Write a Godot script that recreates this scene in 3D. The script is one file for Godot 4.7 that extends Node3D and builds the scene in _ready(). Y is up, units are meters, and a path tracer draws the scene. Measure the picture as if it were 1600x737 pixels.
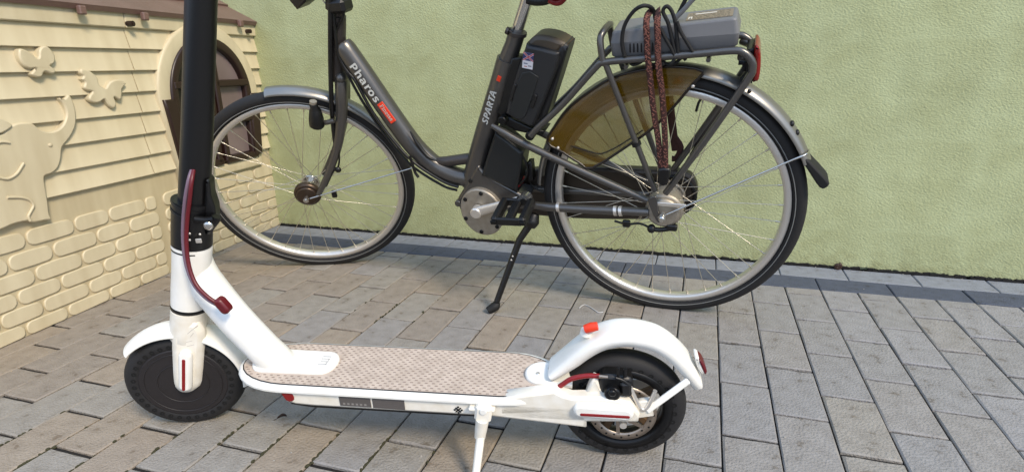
extends Node3D
# A paved yard in front of a green rendered wall: plastic playhouse, city bicycle with luggage, folding scooter.

var M := {}
var rng := RandomNumberGenerator.new()

# ------------------------------------------------------------------ materials
func noise_tex(seed_: int, freq: float, lo: Color, hi: Color, oct := 4, size := 512, kind := FastNoiseLite.TYPE_SIMPLEX_SMOOTH) -> NoiseTexture2D:
	var n := FastNoiseLite.new()
	n.seed = seed_; n.noise_type = kind; n.frequency = freq; n.fractal_octaves = oct
	var t := NoiseTexture2D.new()
	t.width = size; t.height = size; t.seamless = true; t.noise = n
	var g := Gradient.new()
	g.set_color(0, lo); g.set_color(1, hi)
	t.color_ramp = g
	return t

func stained(t: NoiseTexture2D, at_: float, dark: Color, mid: Color) -> NoiseTexture2D:
	var g := Gradient.new()
	g.offsets = PackedFloat32Array([0.0, at_ * 0.6, at_, 0.55, 1.0])
	g.colors = PackedColorArray([dark, dark.lerp(mid, 0.35), mid, mid.lerp(Color.WHITE, 0.5), Color.WHITE])
	t.color_ramp = g
	return t

func normal_tex(seed_: int, freq: float, strength: float, oct := 4, size := 512) -> NoiseTexture2D:
	var n := FastNoiseLite.new()
	n.seed = seed_; n.noise_type = FastNoiseLite.TYPE_SIMPLEX_SMOOTH; n.frequency = freq; n.fractal_octaves = oct
	var t := NoiseTexture2D.new()
	t.width = size; t.height = size; t.seamless = true; t.noise = n; t.as_normal_map = true; t.bump_strength = strength
	return t

func mat(c: Color, rough := 0.6, metal := 0.0) -> StandardMaterial3D:
	var m := StandardMaterial3D.new()
	m.albedo_color = c; m.roughness = rough; m.metallic = metal
	return m

func tri(m: StandardMaterial3D, scale: Vector3, albedo: Texture2D = null, normal: Texture2D = null, nscale := 1.0, world := true) -> StandardMaterial3D:
	m.uv1_triplanar = true; m.uv1_world_triplanar = world; m.uv1_scale = scale
	if albedo: m.albedo_texture = albedo
	if normal:
		m.normal_enabled = true; m.normal_texture = normal; m.normal_scale = nscale
	return m

# ------------------------------------------------------------------ mesh helpers
func surf() -> SurfaceTool:
	var s := SurfaceTool.new()
	s.begin(Mesh.PRIMITIVE_TRIANGLES)
	return s

func t3(s: SurfaceTool, a: Vector3, b: Vector3, c: Vector3, g := 4294967295) -> void:
	s.set_smooth_group(g); s.add_vertex(a)
	s.set_smooth_group(g); s.add_vertex(b)
	s.set_smooth_group(g); s.add_vertex(c)

func quad(s: SurfaceTool, a: Vector3, b: Vector3, c: Vector3, d: Vector3, g := 4294967295) -> void:
	t3(s, a, b, c, g); t3(s, a, c, d, g)

func mesh(called: String, s: SurfaceTool, m: Material, parent: Node) -> MeshInstance3D:
	s.generate_normals()
	var o := MeshInstance3D.new()
	o.name = called; o.mesh = s.commit(); o.material_override = m
	parent.add_child(o, true)
	return o

func node(called: String, parent: Node, t := Transform3D.IDENTITY) -> Node3D:
	var o := Node3D.new()
	o.name = called; o.transform = t
	parent.add_child(o, true)
	return o

func tag(o: Node, label: String, category := "", group := "", kind := "") -> void:
	if label: o.set_meta("label", label)
	if category: o.set_meta("category", category)
	if group: o.set_meta("group", group)
	if kind: o.set_meta("kind", kind)

# a frame whose x runs along a heading on the ground, y up (leaning towards the viewer), z the near side
func frame(o: Vector3, head_deg: float, lean_deg: float) -> Transform3D:
	var h := deg_to_rad(head_deg); var l := deg_to_rad(lean_deg)
	var n := Vector3(sin(h) * cos(l), -sin(l), cos(h) * cos(l))
	var ax := Vector3(cos(h), 0, -sin(h))
	return Transform3D(Basis(ax, n.cross(ax), n), o)

func smooth(pts: Array, sub: int) -> Array:
	if sub <= 1 or pts.size() < 3: return pts
	var out := []
	for i in pts.size() - 1:
		var p0: Vector3 = pts[maxi(i - 1, 0)]; var p1: Vector3 = pts[i]; var p2: Vector3 = pts[i + 1]; var p3: Vector3 = pts[mini(i + 2, pts.size() - 1)]
		for k in sub:
			var t := float(k) / sub
			out.append(p1.cubic_interpolate(p2, p0, p3, t))
	out.append(pts[pts.size() - 1])
	return out

# a tube along a path; r is a radius or a list of radii; flat squeezes it along the normal nearest to flat_dir
func tube(s: SurfaceTool, pts_in: Array, r, seg := 10, sub := 1, caps := true, flat := 1.0, flat_dir := Vector3(0, 0, 1)) -> void:
	var pts := smooth(pts_in, sub)
	var n := pts.size()
	var rings := []
	var up := flat_dir
	for i in n:
		var a: Vector3 = pts[maxi(i - 1, 0)]; var b: Vector3 = pts[mini(i + 1, n - 1)]
		var d := (b - a).normalized()
		var u := (up - d * up.dot(d))
		if u.length() < 1e-4: u = d.cross(Vector3(0.31, 0.87, 0.2))
		u = u.normalized()
		if flat == 1.0: up = u
		var v := d.cross(u)
		var rad: float
		if r is Array:
			var f: float = float(i) / (n - 1) * (r.size() - 1)
			var k: int = mini(int(f), r.size() - 2)
			rad = lerpf(r[k], r[k + 1], f - k)
		else: rad = r
		var ring := []
		for j in seg:
			var t := TAU * j / seg
			ring.append(pts[i] + u * cos(t) * rad * flat + v * sin(t) * rad)
		rings.append(ring)
	for i in n - 1:
		for j in seg:
			var j2 := (j + 1) % seg
			quad(s, rings[i][j], rings[i][j2], rings[i + 1][j2], rings[i + 1][j], 0)
	if caps:
		for j in seg:
			var j2 := (j + 1) % seg
			t3(s, pts[0], rings[0][j2], rings[0][j])
			t3(s, pts[n - 1], rings[n - 1][j], rings[n - 1][j2])

# a box with chamfered edges in the frame t
func box(s: SurfaceTool, t: Transform3D, size: Vector3, bev := 0.0) -> void:
	var h := size / 2.0
	bev = minf(bev, minf(h.x, minf(h.y, h.z)) * 0.9)
	if bev <= 0.0:
		for ax in 3:
			for sg in [-1.0, 1.0]:
				var q := []
				for c in [[-1, -1], [1, -1], [1, 1], [-1, 1]]:
					var p := Vector3.ZERO
					p[ax] = sg * h[ax]; p[(ax + 1) % 3] = c[0] * h[(ax + 1) % 3]; p[(ax + 2) % 3] = c[1] * h[(ax + 2) % 3]
					q.append(t * p)
				if sg > 0: q.reverse()
				quad(s, q[0], q[1], q[2], q[3])
		return
	for ax in 3:
		for sg in [-1.0, 1.0]:
			var q := []
			for c in [[-1, -1], [1, -1], [1, 1], [-1, 1]]:
				var p := Vector3.ZERO
				p[ax] = sg * h[ax]; p[(ax + 1) % 3] = c[0] * (h[(ax + 1) % 3] - bev); p[(ax + 2) % 3] = c[1] * (h[(ax + 2) % 3] - bev)
				q.append(t * p)
			if sg > 0: q.reverse()
			quad(s, q[0], q[1], q[2], q[3])
	for ax in 3:
		var b := (ax + 1) % 3; var c := (ax + 2) % 3
		for sb in [-1.0, 1.0]:
			for sc in [-1.0, 1.0]:
				var q := []
				for e in [[-1, 0], [1, 0], [1, 1], [-1, 1]]:
					var p := Vector3.ZERO
					p[ax] = e[0] * (h[ax] - bev)
					if e[1] == 0:
						p[b] = sb * h[b]; p[c] = sc * (h[c] - bev)
					else:
						p[b] = sb * (h[b] - bev); p[c] = sc * h[c]
					q.append(t * p)
				if sb * sc > 0: q.reverse()
				quad(s, q[0], q[1], q[2], q[3])
	for sx in [-1.0, 1.0]:
		for sy in [-1.0, 1.0]:
			for sz in [-1.0, 1.0]:
				var a := t * Vector3(sx * h.x, sy * (h.y - bev), sz * (h.z - bev))
				var b2 := t * Vector3(sx * (h.x - bev), sy * h.y, sz * (h.z - bev))
				var c2 := t * Vector3(sx * (h.x - bev), sy * (h.y - bev), sz * h.z)
				if sx * sy * sz > 0: t3(s, a, c2, b2)
				else: t3(s, a, b2, c2)

# a bar of rectangular section from a to b
func bar(s: SurfaceTool, a: Vector3, b: Vector3, w: float, d: float, nrm := Vector3(0, 0, 1), bev := 0.0) -> void:
	var x := (b - a).normalized()
	var z := (nrm - x * nrm.dot(x)).normalized()
	box(s, Transform3D(Basis(x, z.cross(x), z), (a + b) / 2.0), Vector3(a.distance_to(b), w, d), bev)

func area2(p: Array) -> float:
	var a := 0.0
	for i in p.size():
		var q: Vector2 = p[i]; var r: Vector2 = p[(i + 1) % p.size()]
		a += q.x * r.y - r.x * q.y
	return a / 2.0

func inset(p: Array, d: float) -> Array:
	var out := []
	var n := p.size()
	for i in n:
		var a: Vector2 = p[(i + n - 1) % n]; var b: Vector2 = p[i]; var c: Vector2 = p[(i + 1) % n]
		var n1 := (b - a).normalized().orthogonal(); var n2 := (c - b).normalized().orthogonal()
		var m := (n1 + n2)
		if m.length() < 0.2: m = n1
		m = m.normalized()
		out.append(b - m * d / maxf(0.5, m.dot(n1)))
	return out

func round2(p: Array, sub := 3, closed := true) -> Array:
	var out := []
	var n := p.size()
	for i in n:
		if not closed and i == n - 1:
			out.append(p[i]); break
		var p0: Vector2 = p[(i + n - 1) % n]; var p1: Vector2 = p[i]; var p2: Vector2 = p[(i + 1) % n]; var p3: Vector2 = p[(i + 2) % n]
		for k in sub: out.append(p1.cubic_interpolate(p2, p0, p3, float(k) / sub))
	return out

# a prism from an outline in xy, from z0 (back) to z1 (front), its front edge rounded by bev
func prism(s: SurfaceTool, poly: Array, z0: float, z1: float, bev := 0.0, back_bev := 0.0) -> void:
	var p := poly.duplicate()
	if area2(p) < 0: p.reverse()
	var n := p.size()
	var layers := []
	if back_bev > 0: layers.append([inset(p, back_bev), z0]); layers.append([p, z0 + back_bev])
	else: layers.append([p, z0])
	if bev > 0:
		layers.append([p, z1 - bev]); layers.append([inset(p, bev * 0.3), z1 - bev * 0.3]); layers.append([inset(p, bev), z1])
	else: layers.append([p, z1])
	for l in layers.size() - 1:
		var g := l + 1
		if bev > 0 and l >= layers.size() - 3: g = 77
		for i in n:
			var j := (i + 1) % n
			var a: Vector2 = layers[l][0][i]; var b: Vector2 = layers[l][0][j]; var c: Vector2 = layers[l + 1][0][j]; var d: Vector2 = layers[l + 1][0][i]
			var za: float = layers[l][1]; var zb: float = layers[l + 1][1]
			quad(s, Vector3(a.x, a.y, za), Vector3(d.x, d.y, zb), Vector3(c.x, c.y, zb), Vector3(b.x, b.y, za), g)
	var idx := Geometry2D.triangulate_polygon(PackedVector2Array(p))
	for e in [[layers[0], 0], [layers[layers.size() - 1], 1]]:
		var q: Array = e[0][0]; var z: float = e[0][1]
		for k in range(0, idx.size(), 3):
			var a: Vector2 = q[idx[k]]; var b: Vector2 = q[idx[k + 1]]; var c: Vector2 = q[idx[k + 2]]
			if (e[1] == 1) == ((b - a).cross(c - a) > 0):
				var w := b; b = c; c = w
			t3(s, Vector3(a.x, a.y, z), Vector3(b.x, b.y, z), Vector3(c.x, c.y, z), 9 if e[1] == 1 else 8)

# sweeps a profile of (radius, z) round an ellipse centred on c, from a0 to a1 (radians)
func hoop(s: SurfaceTool, c: Vector2, sx: float, sy: float, prof: Array, a0 := 0.0, a1 := TAU, n := 72, closed := true, g := 0) -> void:
	var full := absf(a1 - a0 - TAU) < 1e-4
	var m := prof.size()
	for i in n:
		var t0 := lerpf(a0, a1, float(i) / n); var t1 := lerpf(a0, a1, float(i + 1) / n)
		if full and i == n - 1: t1 = a0
		for j in (m if closed else m - 1):
			var p: Vector2 = prof[j]; var q: Vector2 = prof[(j + 1) % m]
			quad(s, Vector3(c.x + p.x * sx * cos(t0), c.y + p.x * sy * sin(t0), p.y), Vector3(c.x + q.x * sx * cos(t0), c.y + q.x * sy * sin(t0), q.y),
				Vector3(c.x + q.x * sx * cos(t1), c.y + q.x * sy * sin(t1), q.y), Vector3(c.x + p.x * sx * cos(t1), c.y + p.x * sy * sin(t1), p.y), g)

func circle_prof(r: float, z: float, minor: float, wide: float, n := 12) -> Array:
	var out := []
	for i in n:
		var t := TAU * i / n
		out.append(Vector2(r + minor * cos(t), z + wide * sin(t)))
	return out

func disc(s: SurfaceTool, c: Vector3, r: float, depth: float, seg := 28, bev := 0.001, sx := 1.0, sy := 1.0) -> void:
	var p := []
	for i in seg:
		p.append(Vector2(c.x + r * sx * cos(TAU * i / seg), c.y + r * sy * sin(TAU * i / seg)))
	prism(s, p, c.z - depth / 2, c.z + depth / 2, bev)

func ball(s: SurfaceTool, c: Vector3, r: Vector3, lon := 14, lat := 8) -> void:
	for i in lat:
		for j in lon:
			var q := []
			for e in [[0, 0], [0, 1], [1, 1], [1, 0]]:
				var th: float = PI * (i + e[0]) / lat; var ph: float = TAU * ((j + e[1]) % lon) / lon
				q.append(c + Vector3(sin(th) * cos(ph) * r.x, cos(th) * r.y, sin(th) * sin(ph) * r.z))
			quad(s, q[0], q[1], q[2], q[3], 0)

func capsule_outline(a: Vector2, b: Vector2, r: float, n := 8) -> Array:
	var d := (b - a).normalized(); var base := d.angle()
	var out := []
	for i in n + 1: out.append(b + Vector2.from_angle(base - PI / 2 + PI * i / n) * r)
	for i in n + 1: out.append(a + Vector2.from_angle(base + PI / 2 + PI * i / n) * r)
	return out

func lettering(called: String, txt: String, font: String, height: float, t: Transform3D, m: Material, parent: Node, bold := false, squeeze := 1.0, depth := 0.0012) -> MeshInstance3D:
	var tm := TextMesh.new()
	var f := SystemFont.new()
	f.font_names = PackedStringArray([font])
	if bold: f.font_weight = 700
	tm.font = f; tm.text = txt; tm.font_size = 32; tm.depth = depth; tm.pixel_size = height / 24.0
	tm.horizontal_alignment = HORIZONTAL_ALIGNMENT_CENTER; tm.vertical_alignment = VERTICAL_ALIGNMENT_CENTER
	var o := MeshInstance3D.new()
	o.name = called; o.mesh = tm; o.material_override = m
	o.transform = t.scaled_local(Vector3(squeeze, 1, 1))
	parent.add_child(o, true)
	return o

func along(a: Vector3, b: Vector3, nrm := Vector3(0, 0, 1), lift := 0.0) -> Transform3D:
	var x := (b - a).normalized()
	var z := (nrm - x * nrm.dot(x)).normalized()
	return Transform3D(Basis(x, z.cross(x), z), (a + b) / 2.0 + z * lift)

# a flat printed label: a thin plate with a texture, in the frame t
func plate(called: String, t: Transform3D, size: Vector2, m: Material, parent: Node) -> MeshInstance3D:
	var s := surf()
	var h := size / 2.0
	var q := [Vector3(-h.x, h.y, 0.0006), Vector3(h.x, h.y, 0.0006), Vector3(h.x, -h.y, 0.0006), Vector3(-h.x, -h.y, 0.0006)]
	var uv := [Vector2(0, 0), Vector2(1, 0), Vector2(1, 1), Vector2(0, 1)]
	for i in [0, 1, 2, 0, 2, 3]:
		s.set_smooth_group(1); s.set_uv(uv[i]); s.add_vertex(t * q[i])
	var back := []
	for v in q: back.append(v - Vector3(0, 0, 0.0006))
	for i in 4:
		var j := (i + 1) % 4
		for k in [[q[i], uv[i]], [back[i], uv[i]], [back[j], uv[j]], [q[i], uv[i]], [back[j], uv[j]], [q[j], uv[j]]]:
			s.set_smooth_group(2 + i); s.set_uv(k[1]); s.add_vertex(t * k[0])
	return mesh(called, s, m, parent)

func print_mat(img: Image, rough := 0.5) -> StandardMaterial3D:
	var m := mat(Color.WHITE, rough)
	m.albedo_texture = ImageTexture.create_from_image(img)
	return m

func lines_image(w: int, h: int, bg: Color, ink: Color, rows: int, seed_: int) -> Image:
	var im := Image.create(w, h, false, Image.FORMAT_RGB8)
	im.fill(bg)
	var r := RandomNumberGenerator.new(); r.seed = seed_
	var rh := h / float(rows)
	for i in rows:
		var x := int(w * 0.05)
		while x < w * 0.92:
			var l := r.randi_range(int(w * 0.02), int(w * 0.08))
			if r.randf() < 0.8:
				im.fill_rect(Rect2i(x, int(rh * (i + 0.3)), mini(l, int(w * 0.94) - x), maxi(1, int(rh * 0.42))), ink.lerp(bg, r.randf() * 0.5))
			x += l + r.randi_range(1, int(w * 0.03) + 2)
	return im

# ------------------------------------------------------------------ scene
func _ready() -> void:
	rng.seed = 20
	set_camera_and_light()
	make_materials()
	make_ground()
	make_wall()
	make_playhouse()
	make_bicycle()
	make_charger()
	make_strap()
	make_scooter()
	make_small_things()

func set_camera_and_light() -> void:
	var cam := Camera3D.new()
	cam.name = "camera"
	cam.transform = Transform3D(Basis(Vector3(0.951034, -0.018742, -0.308518), Vector3(-0.069904, 0.959254, -0.273760), Vector3(0.301078, 0.281921, 0.910973)).orthonormalized(), Vector3(-0.07174, 0.67389, 1.81209))
	cam.fov = 44.1
	cam.near = 0.02; cam.far = 200.0
	add_child(cam)
	cam.make_current()
	var sky_mat := ProceduralSkyMaterial.new()
	sky_mat.sky_top_color = Color(0.60, 0.70, 0.84)
	sky_mat.sky_horizon_color = Color(0.78, 0.82, 0.87)
	sky_mat.sky_curve = 0.2
	sky_mat.ground_bottom_color = Color(0.32, 0.31, 0.30)
	sky_mat.ground_horizon_color = Color(0.5, 0.5, 0.5)
	sky_mat.sun_angle_max = 0.0
	var sky := Sky.new()
	sky.sky_material = sky_mat
	var env := Environment.new()
	env.background_mode = Environment.BG_SKY
	env.sky = sky
	env.background_energy_multiplier = 1.0
	env.tonemap_mode = Environment.TONE_MAPPER_LINEAR
	env.tonemap_exposure = 2.3
	env.sdfgi_enabled = true; env.ssao_enabled = true; env.ssil_enabled = true
	var we := WorldEnvironment.new()
	we.name = "world_environment"; we.environment = env
	add_child(we)
	var sun := DirectionalLight3D.new()
	sun.name = "sun"
	sun.light_energy = 0.5
	sun.light_color = Color(1.0, 0.94, 0.85)
	sun.light_angular_distance = 14.0
	sun.shadow_enabled = true
	add_child(sun)
	sun.look_at_from_position(Vector3(3.2, 3.4, 2.3), Vector3.ZERO)

func make_materials() -> void:
	var mott := noise_tex(3, 0.018, Color(0.84, 0.83, 0.82), Color(1, 1, 1), 6)
	stained(mott, 0.20, Color(0.74, 0.71, 0.67), Color(0.91, 0.905, 0.90))
	var fine := normal_tex(5, 0.12, 3.0, 4)
	var speck := noise_tex(9, 0.012, Color(0.86, 0.85, 0.84), Color(1, 1, 1), 5)
	M.mott = mott; M.fine = fine; M.speck = speck
	# paving stones in several tones
	# buff to cool grey: warm light at left, cooler at right, put into colour
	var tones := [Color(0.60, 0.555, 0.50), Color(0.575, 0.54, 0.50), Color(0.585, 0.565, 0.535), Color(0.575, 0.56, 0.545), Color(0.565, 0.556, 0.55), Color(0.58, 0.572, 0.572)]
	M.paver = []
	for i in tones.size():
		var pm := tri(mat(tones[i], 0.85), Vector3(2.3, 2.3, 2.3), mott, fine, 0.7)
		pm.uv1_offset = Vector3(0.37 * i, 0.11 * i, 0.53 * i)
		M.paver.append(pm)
	M.paver_far = M.paver[3].duplicate()
	M.paver_far.vertex_color_use_as_albedo = true
	M.border_grey = tri(mat(Color(0.53, 0.545, 0.575), 0.85), Vector3(2.7, 2.7, 2.7), mott, fine, 0.6)
	M.border_blue = tri(mat(Color(0.30, 0.325, 0.38), 0.85), Vector3(2.7, 2.7, 2.7), mott, fine, 0.6)
	M.joint = tri(mat(Color(0.11, 0.10, 0.095), 1.0), Vector3(9, 9, 9), mott)
	M.plastic = tri(mat(Color(0.825, 0.78, 0.665), 0.45), Vector3(3.2, 0.5, 3.2), noise_tex(10, 0.008, Color(0.90, 0.885, 0.86), Color(1, 1, 1), 3), normal_tex(15, 0.2, 1.0), 0.12)
	M.plastic_back = M.plastic.duplicate()
	M.plastic_back.albedo_color = Color(0.77, 0.72, 0.60)
	M.roof = tri(mat(Color(0.47, 0.37, 0.34), 0.42), Vector3(1.3, 3.0, 1.3), speck, normal_tex(16, 0.08, 2.0), 0.25)
	M.brown = mat(Color(0.16, 0.095, 0.08), 0.38)
	M.pane_dark = mat(Color(0.10, 0.06, 0.05), 0.4)
	M.pane_pale = tri(mat(Color(0.50, 0.445, 0.445), 0.3), Vector3(2, 2, 2), noise_tex(21, 0.004, Color(0.85, 0.83, 0.82), Color(1, 1, 1), 2))
	M.render = tri(mat(Color(0.685, 0.71, 0.545), 0.92), Vector3(2.1, 3.4, 2.1), noise_tex(31, 0.004, Color(0.92, 0.91, 0.88), Color(1, 1, 1), 6), normal_tex(33, 0.10, 4.0, 3), 0.42)
	M.masonry = M.render.duplicate()
	M.masonry.albedo_color = Color(0.678, 0.692, 0.545)
	M.render_face = M.render.duplicate()
	M.render_face.vertex_color_use_as_albedo = true
	# the trowelled grain of the render is real relief, see make_wall
	M.dark_gap = mat(Color(0.05, 0.045, 0.04), 0.95)
	M.frame = mat(Color(0.375, 0.365, 0.355), 0.30, 0.7)
	M.frame_dark = mat(Color(0.29, 0.27, 0.26), 0.36, 0.55)
	M.chaincase = mat(Color(0.21, 0.18, 0.15), 0.38, 0.2)
	M.mudguard = mat(Color(0.55, 0.54, 0.52), 0.34, 0.75)
	M.alu = mat(Color(0.86, 0.84, 0.81), 0.36, 0.75)
	M.alu_dull = tri(mat(Color(0.68, 0.65, 0.60), 0.5, 0.65), Vector3(6, 6, 6), speck)
	M.chrome = mat(Color(0.80, 0.79, 0.77), 0.2, 0.95)
	M.spoke = mat(Color(0.82, 0.79, 0.73), 0.28, 0.85)
	M.tyre = tri(mat(Color(0.10, 0.095, 0.098), 0.7), Vector3(12, 12, 12), null, normal_tex(41, 0.3, 2.0), 0.3)
	M.reflect = mat(Color(0.50, 0.50, 0.49), 0.5)
	M.black = mat(Color(0.045, 0.043, 0.045), 0.42)
	M.rubber = mat(Color(0.05, 0.05, 0.052), 0.7)
	M.hub_brown = mat(Color(0.30, 0.25, 0.21), 0.35, 0.7)
	M.battery = tri(mat(Color(0.115, 0.12, 0.13), 0.5), Vector3(30, 30, 30), null, normal_tex(43, 0.3, 1.5), 0.15)
	M.battery_cap = mat(Color(0.28, 0.24, 0.19), 0.5)
	M.controller = mat(Color(0.10, 0.11, 0.115), 0.45)
	M.amber = mat(Color(0.42, 0.31, 0.0, 0.50), 0.08)
	M.amber.transparency = BaseMaterial3D.TRANSPARENCY_ALPHA
	M.amber_dark = mat(Color(0.10, 0.06, 0.02), 0.3)
	M.red_lens = mat(Color(0.47, 0.085, 0.06), 0.15)
	M.red_dull = mat(Color(0.50, 0.07, 0.08), 0.35)
	M.maroon = mat(Color(0.36, 0.05, 0.09), 0.4)
	M.orange = mat(Color(0.86, 0.22, 0.08), 0.5)
	M.letter = mat(Color(0.72, 0.72, 0.70), 0.5)
	M.charger = tri(mat(Color(0.42, 0.42, 0.425), 0.5), Vector3(25, 25, 25), null, normal_tex(47, 0.3, 1.5), 0.12)
	M.strap = mat(Color(0.235, 0.125, 0.105), 0.9)
	M.strap_pale = mat(Color(0.52, 0.33, 0.28), 0.85)
	M.white = tri(mat(Color(0.94, 0.935, 0.92), 0.3), Vector3(3, 3, 3), noise_tex(51, 0.008, Color(0.93, 0.92, 0.89), Color(1, 1, 1), 4))
	M.white_used = tri(mat(Color(0.92, 0.905, 0.87), 0.36), Vector3(5, 5, 5), noise_tex(53, 0.012, Color(0.93, 0.91, 0.87), Color(1, 1, 1), 6))
	M.mat_grey = tri(mat(Color(0.78, 0.715, 0.655), 0.8), Vector3(5, 5, 5), speck, fine, 0.3)
	M.mat_dash = mat(Color(0.55, 0.49, 0.45), 0.85)
	M.stem = mat(Color(0.030, 0.028, 0.032), 0.38)
	M.steel_dark = mat(Color(0.10, 0.10, 0.105), 0.35, 0.5)
	M.motor_plate = tri(mat(Color(0.125, 0.11, 0.115), 0.55), Vector3(7, 7, 7), mott, fine, 0.2)
	M.logo = mat(Color(0.72, 0.71, 0.70), 0.4)
	M.scuff = mat(Color(0.60, 0.58, 0.56), 0.6)
	M.hose_grey = mat(Color(0.42, 0.34, 0.40), 0.45)
	M.rotor_dull = mat(Color(0.42, 0.33, 0.24), 0.5, 0.3)
	M.rotor = mat(Color(0.62, 0.57, 0.52), 0.32, 0.8)

# ------------------------------------------------------------------ paving
func make_ground() -> void:
	var s := surf()
	quad(s, Vector3(-60, -0.006, -60), Vector3(60, -0.006, -60), Vector3(60, -0.006, 60), Vector3(-60, -0.006, 60))
	var g := mesh("ground", s, M.joint, self)
	tag(g, "", "", "", "structure")
	var pav := node("pavement", self)
	tag(pav, "", "", "", "structure")
	var w := 0.1; var lw := 0.09897
	var shapes := []
	for v in 5: shapes.append(paver_mesh(w - 0.0034, lw * 2 - 0.0082, v))
	var far_list := []
	for u in range(-34, 34):
		var shift := -0.5
		# the rows run in half bond; a column starts with a whole or a half stone at the border
		var odd := posmod(u, 2) == 1
		var v0 := -1.0 if odd else -2.0
		for k in 17:
			var va := v0 + 2.0 * k; var vb := va + 2.0
			var cut := maxf(va, shift)
			var x := (u + 0.5) * w; var z := (cut + vb) / 2.0 * lw
			var seen := x > -1.85 and x < 1.25 and z < 1.30
			if not seen:
				far_list.append(Transform3D(Basis(Vector3(1, 0, 0), Vector3(0, 1, 0), Vector3(0, 0, (vb - cut) / 2.0)), Vector3(x, 0, z)))
				continue
			var o := MeshInstance3D.new()
			o.name = "paver"
			o.mesh = shapes[rng.randi_range(0, 4)]
			var pick := clampi(roundi(2.9 + x * 1.5 + rng.randfn(0.0, 0.95)), 0, 5)  # buff leftward, greyer rightward: the light shift painted in, plus random tone
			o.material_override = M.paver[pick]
			var tilt := Basis(Vector3(1, 0, 0), rng.randf_range(-0.006, 0.006)) * Basis(Vector3(0, 0, 1), rng.randf_range(-0.008, 0.008)) * Basis(Vector3(0, 1, 0), rng.randf_range(-0.004, 0.004))
			o.transform = Transform3D(tilt.scaled_local(Vector3(1, 1, (vb - cut) / 2.0)), Vector3(x + rng.randf_range(-0.0006, 0.0006), rng.randf_range(-0.0012, 0.0006), z + rng.randf_range(-0.001, 0.001)))
			pav.add_child(o, true)
	# two rows of border stones along the wall, two paver widths long
	var bshapes := []
	for v in 3: bshapes.append(paver_mesh(w * 2 - 0.003, lw * 1.1 - 0.003, v))
	for u in range(-17, 17):
		for row in 2:
			var o := MeshInstance3D.new()
			o.name = "border_paver"
			o.mesh = bshapes[rng.randi_range(0, 2)]
			o.material_override = M.border_blue if row == 0 else M.border_grey
			var x := u * 0.2 + (0.0 if row == 0 else 0.1)
			o.transform = Transform3D(Basis(Vector3(0, 1, 0), rng.randf_range(-0.002, 0.002)), Vector3(x, rng.randf_range(-0.001, 0.0005), (-1.05 if row == 0 else -2.15) * lw))
			pav.add_child(o, true)
	var mm := MultiMesh.new()
	mm.transform_format = MultiMesh.TRANSFORM_3D
	mm.use_colors = true
	mm.mesh = shapes[0]
	mm.instance_count = far_list.size()
	for i in far_list.size():
		mm.set_instance_transform(i, far_list[i])
		var tn := rng.randf_range(0.86, 1.0)
		mm.set_instance_color(i, Color(tn, tn * rng.randf_range(0.96, 1.0), tn * rng.randf_range(0.92, 1.0)))
	var mi := MultiMeshInstance3D.new()
	mi.name = "outer_paving"; mi.multimesh = mm; mi.material_override = M.paver_far
	mi.set_meta("kind", "stuff")
	pav.add_child(mi, true)

func paver_mesh(w: float, l: float, seed_: int) -> ArrayMesh:
	# a stone with a softly worn, slightly irregular chamfer
	var r := RandomNumberGenerator.new(); r.seed = 100 + seed_
	var s := surf()
	var hx := w / 2; var hz := l / 2
	var outer := []; var inner := []
	var steps := [[-1, -1, 1, -1], [1, -1, 1, 1], [1, 1, -1, 1], [-1, 1, -1, -1]]
	for e in steps:
		for k in 4:
			var t := k / 4.0
			var px := lerpf(e[0], e[2], t); var pz := lerpf(e[1], e[3], t)
			outer.append(Vector3(px * hx, 0, pz * hz))
			var wear := 0.0019 + pow(r.randf(), 3.0) * 0.0034
			inner.append(Vector3(px * (hx - wear), 0, pz * (hz - wear)))
	var n := outer.size()
	for i in n:
		var j := (i + 1) % n
		var a: Vector3 = outer[i]; var b: Vector3 = outer[j]; var c: Vector3 = inner[j]; var d: Vector3 = inner[i]
		var low := Vector3(0, -0.0022, 0)
		quad(s, a + Vector3(0, -0.05, 0), b + Vector3(0, -0.05, 0), b + low, a + low)
		quad(s, a + low, b + low, c, d, 1)
		t3(s, d, c, Vector3.ZERO, 2)
	s.generate_normals()
	return s.commit()

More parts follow.
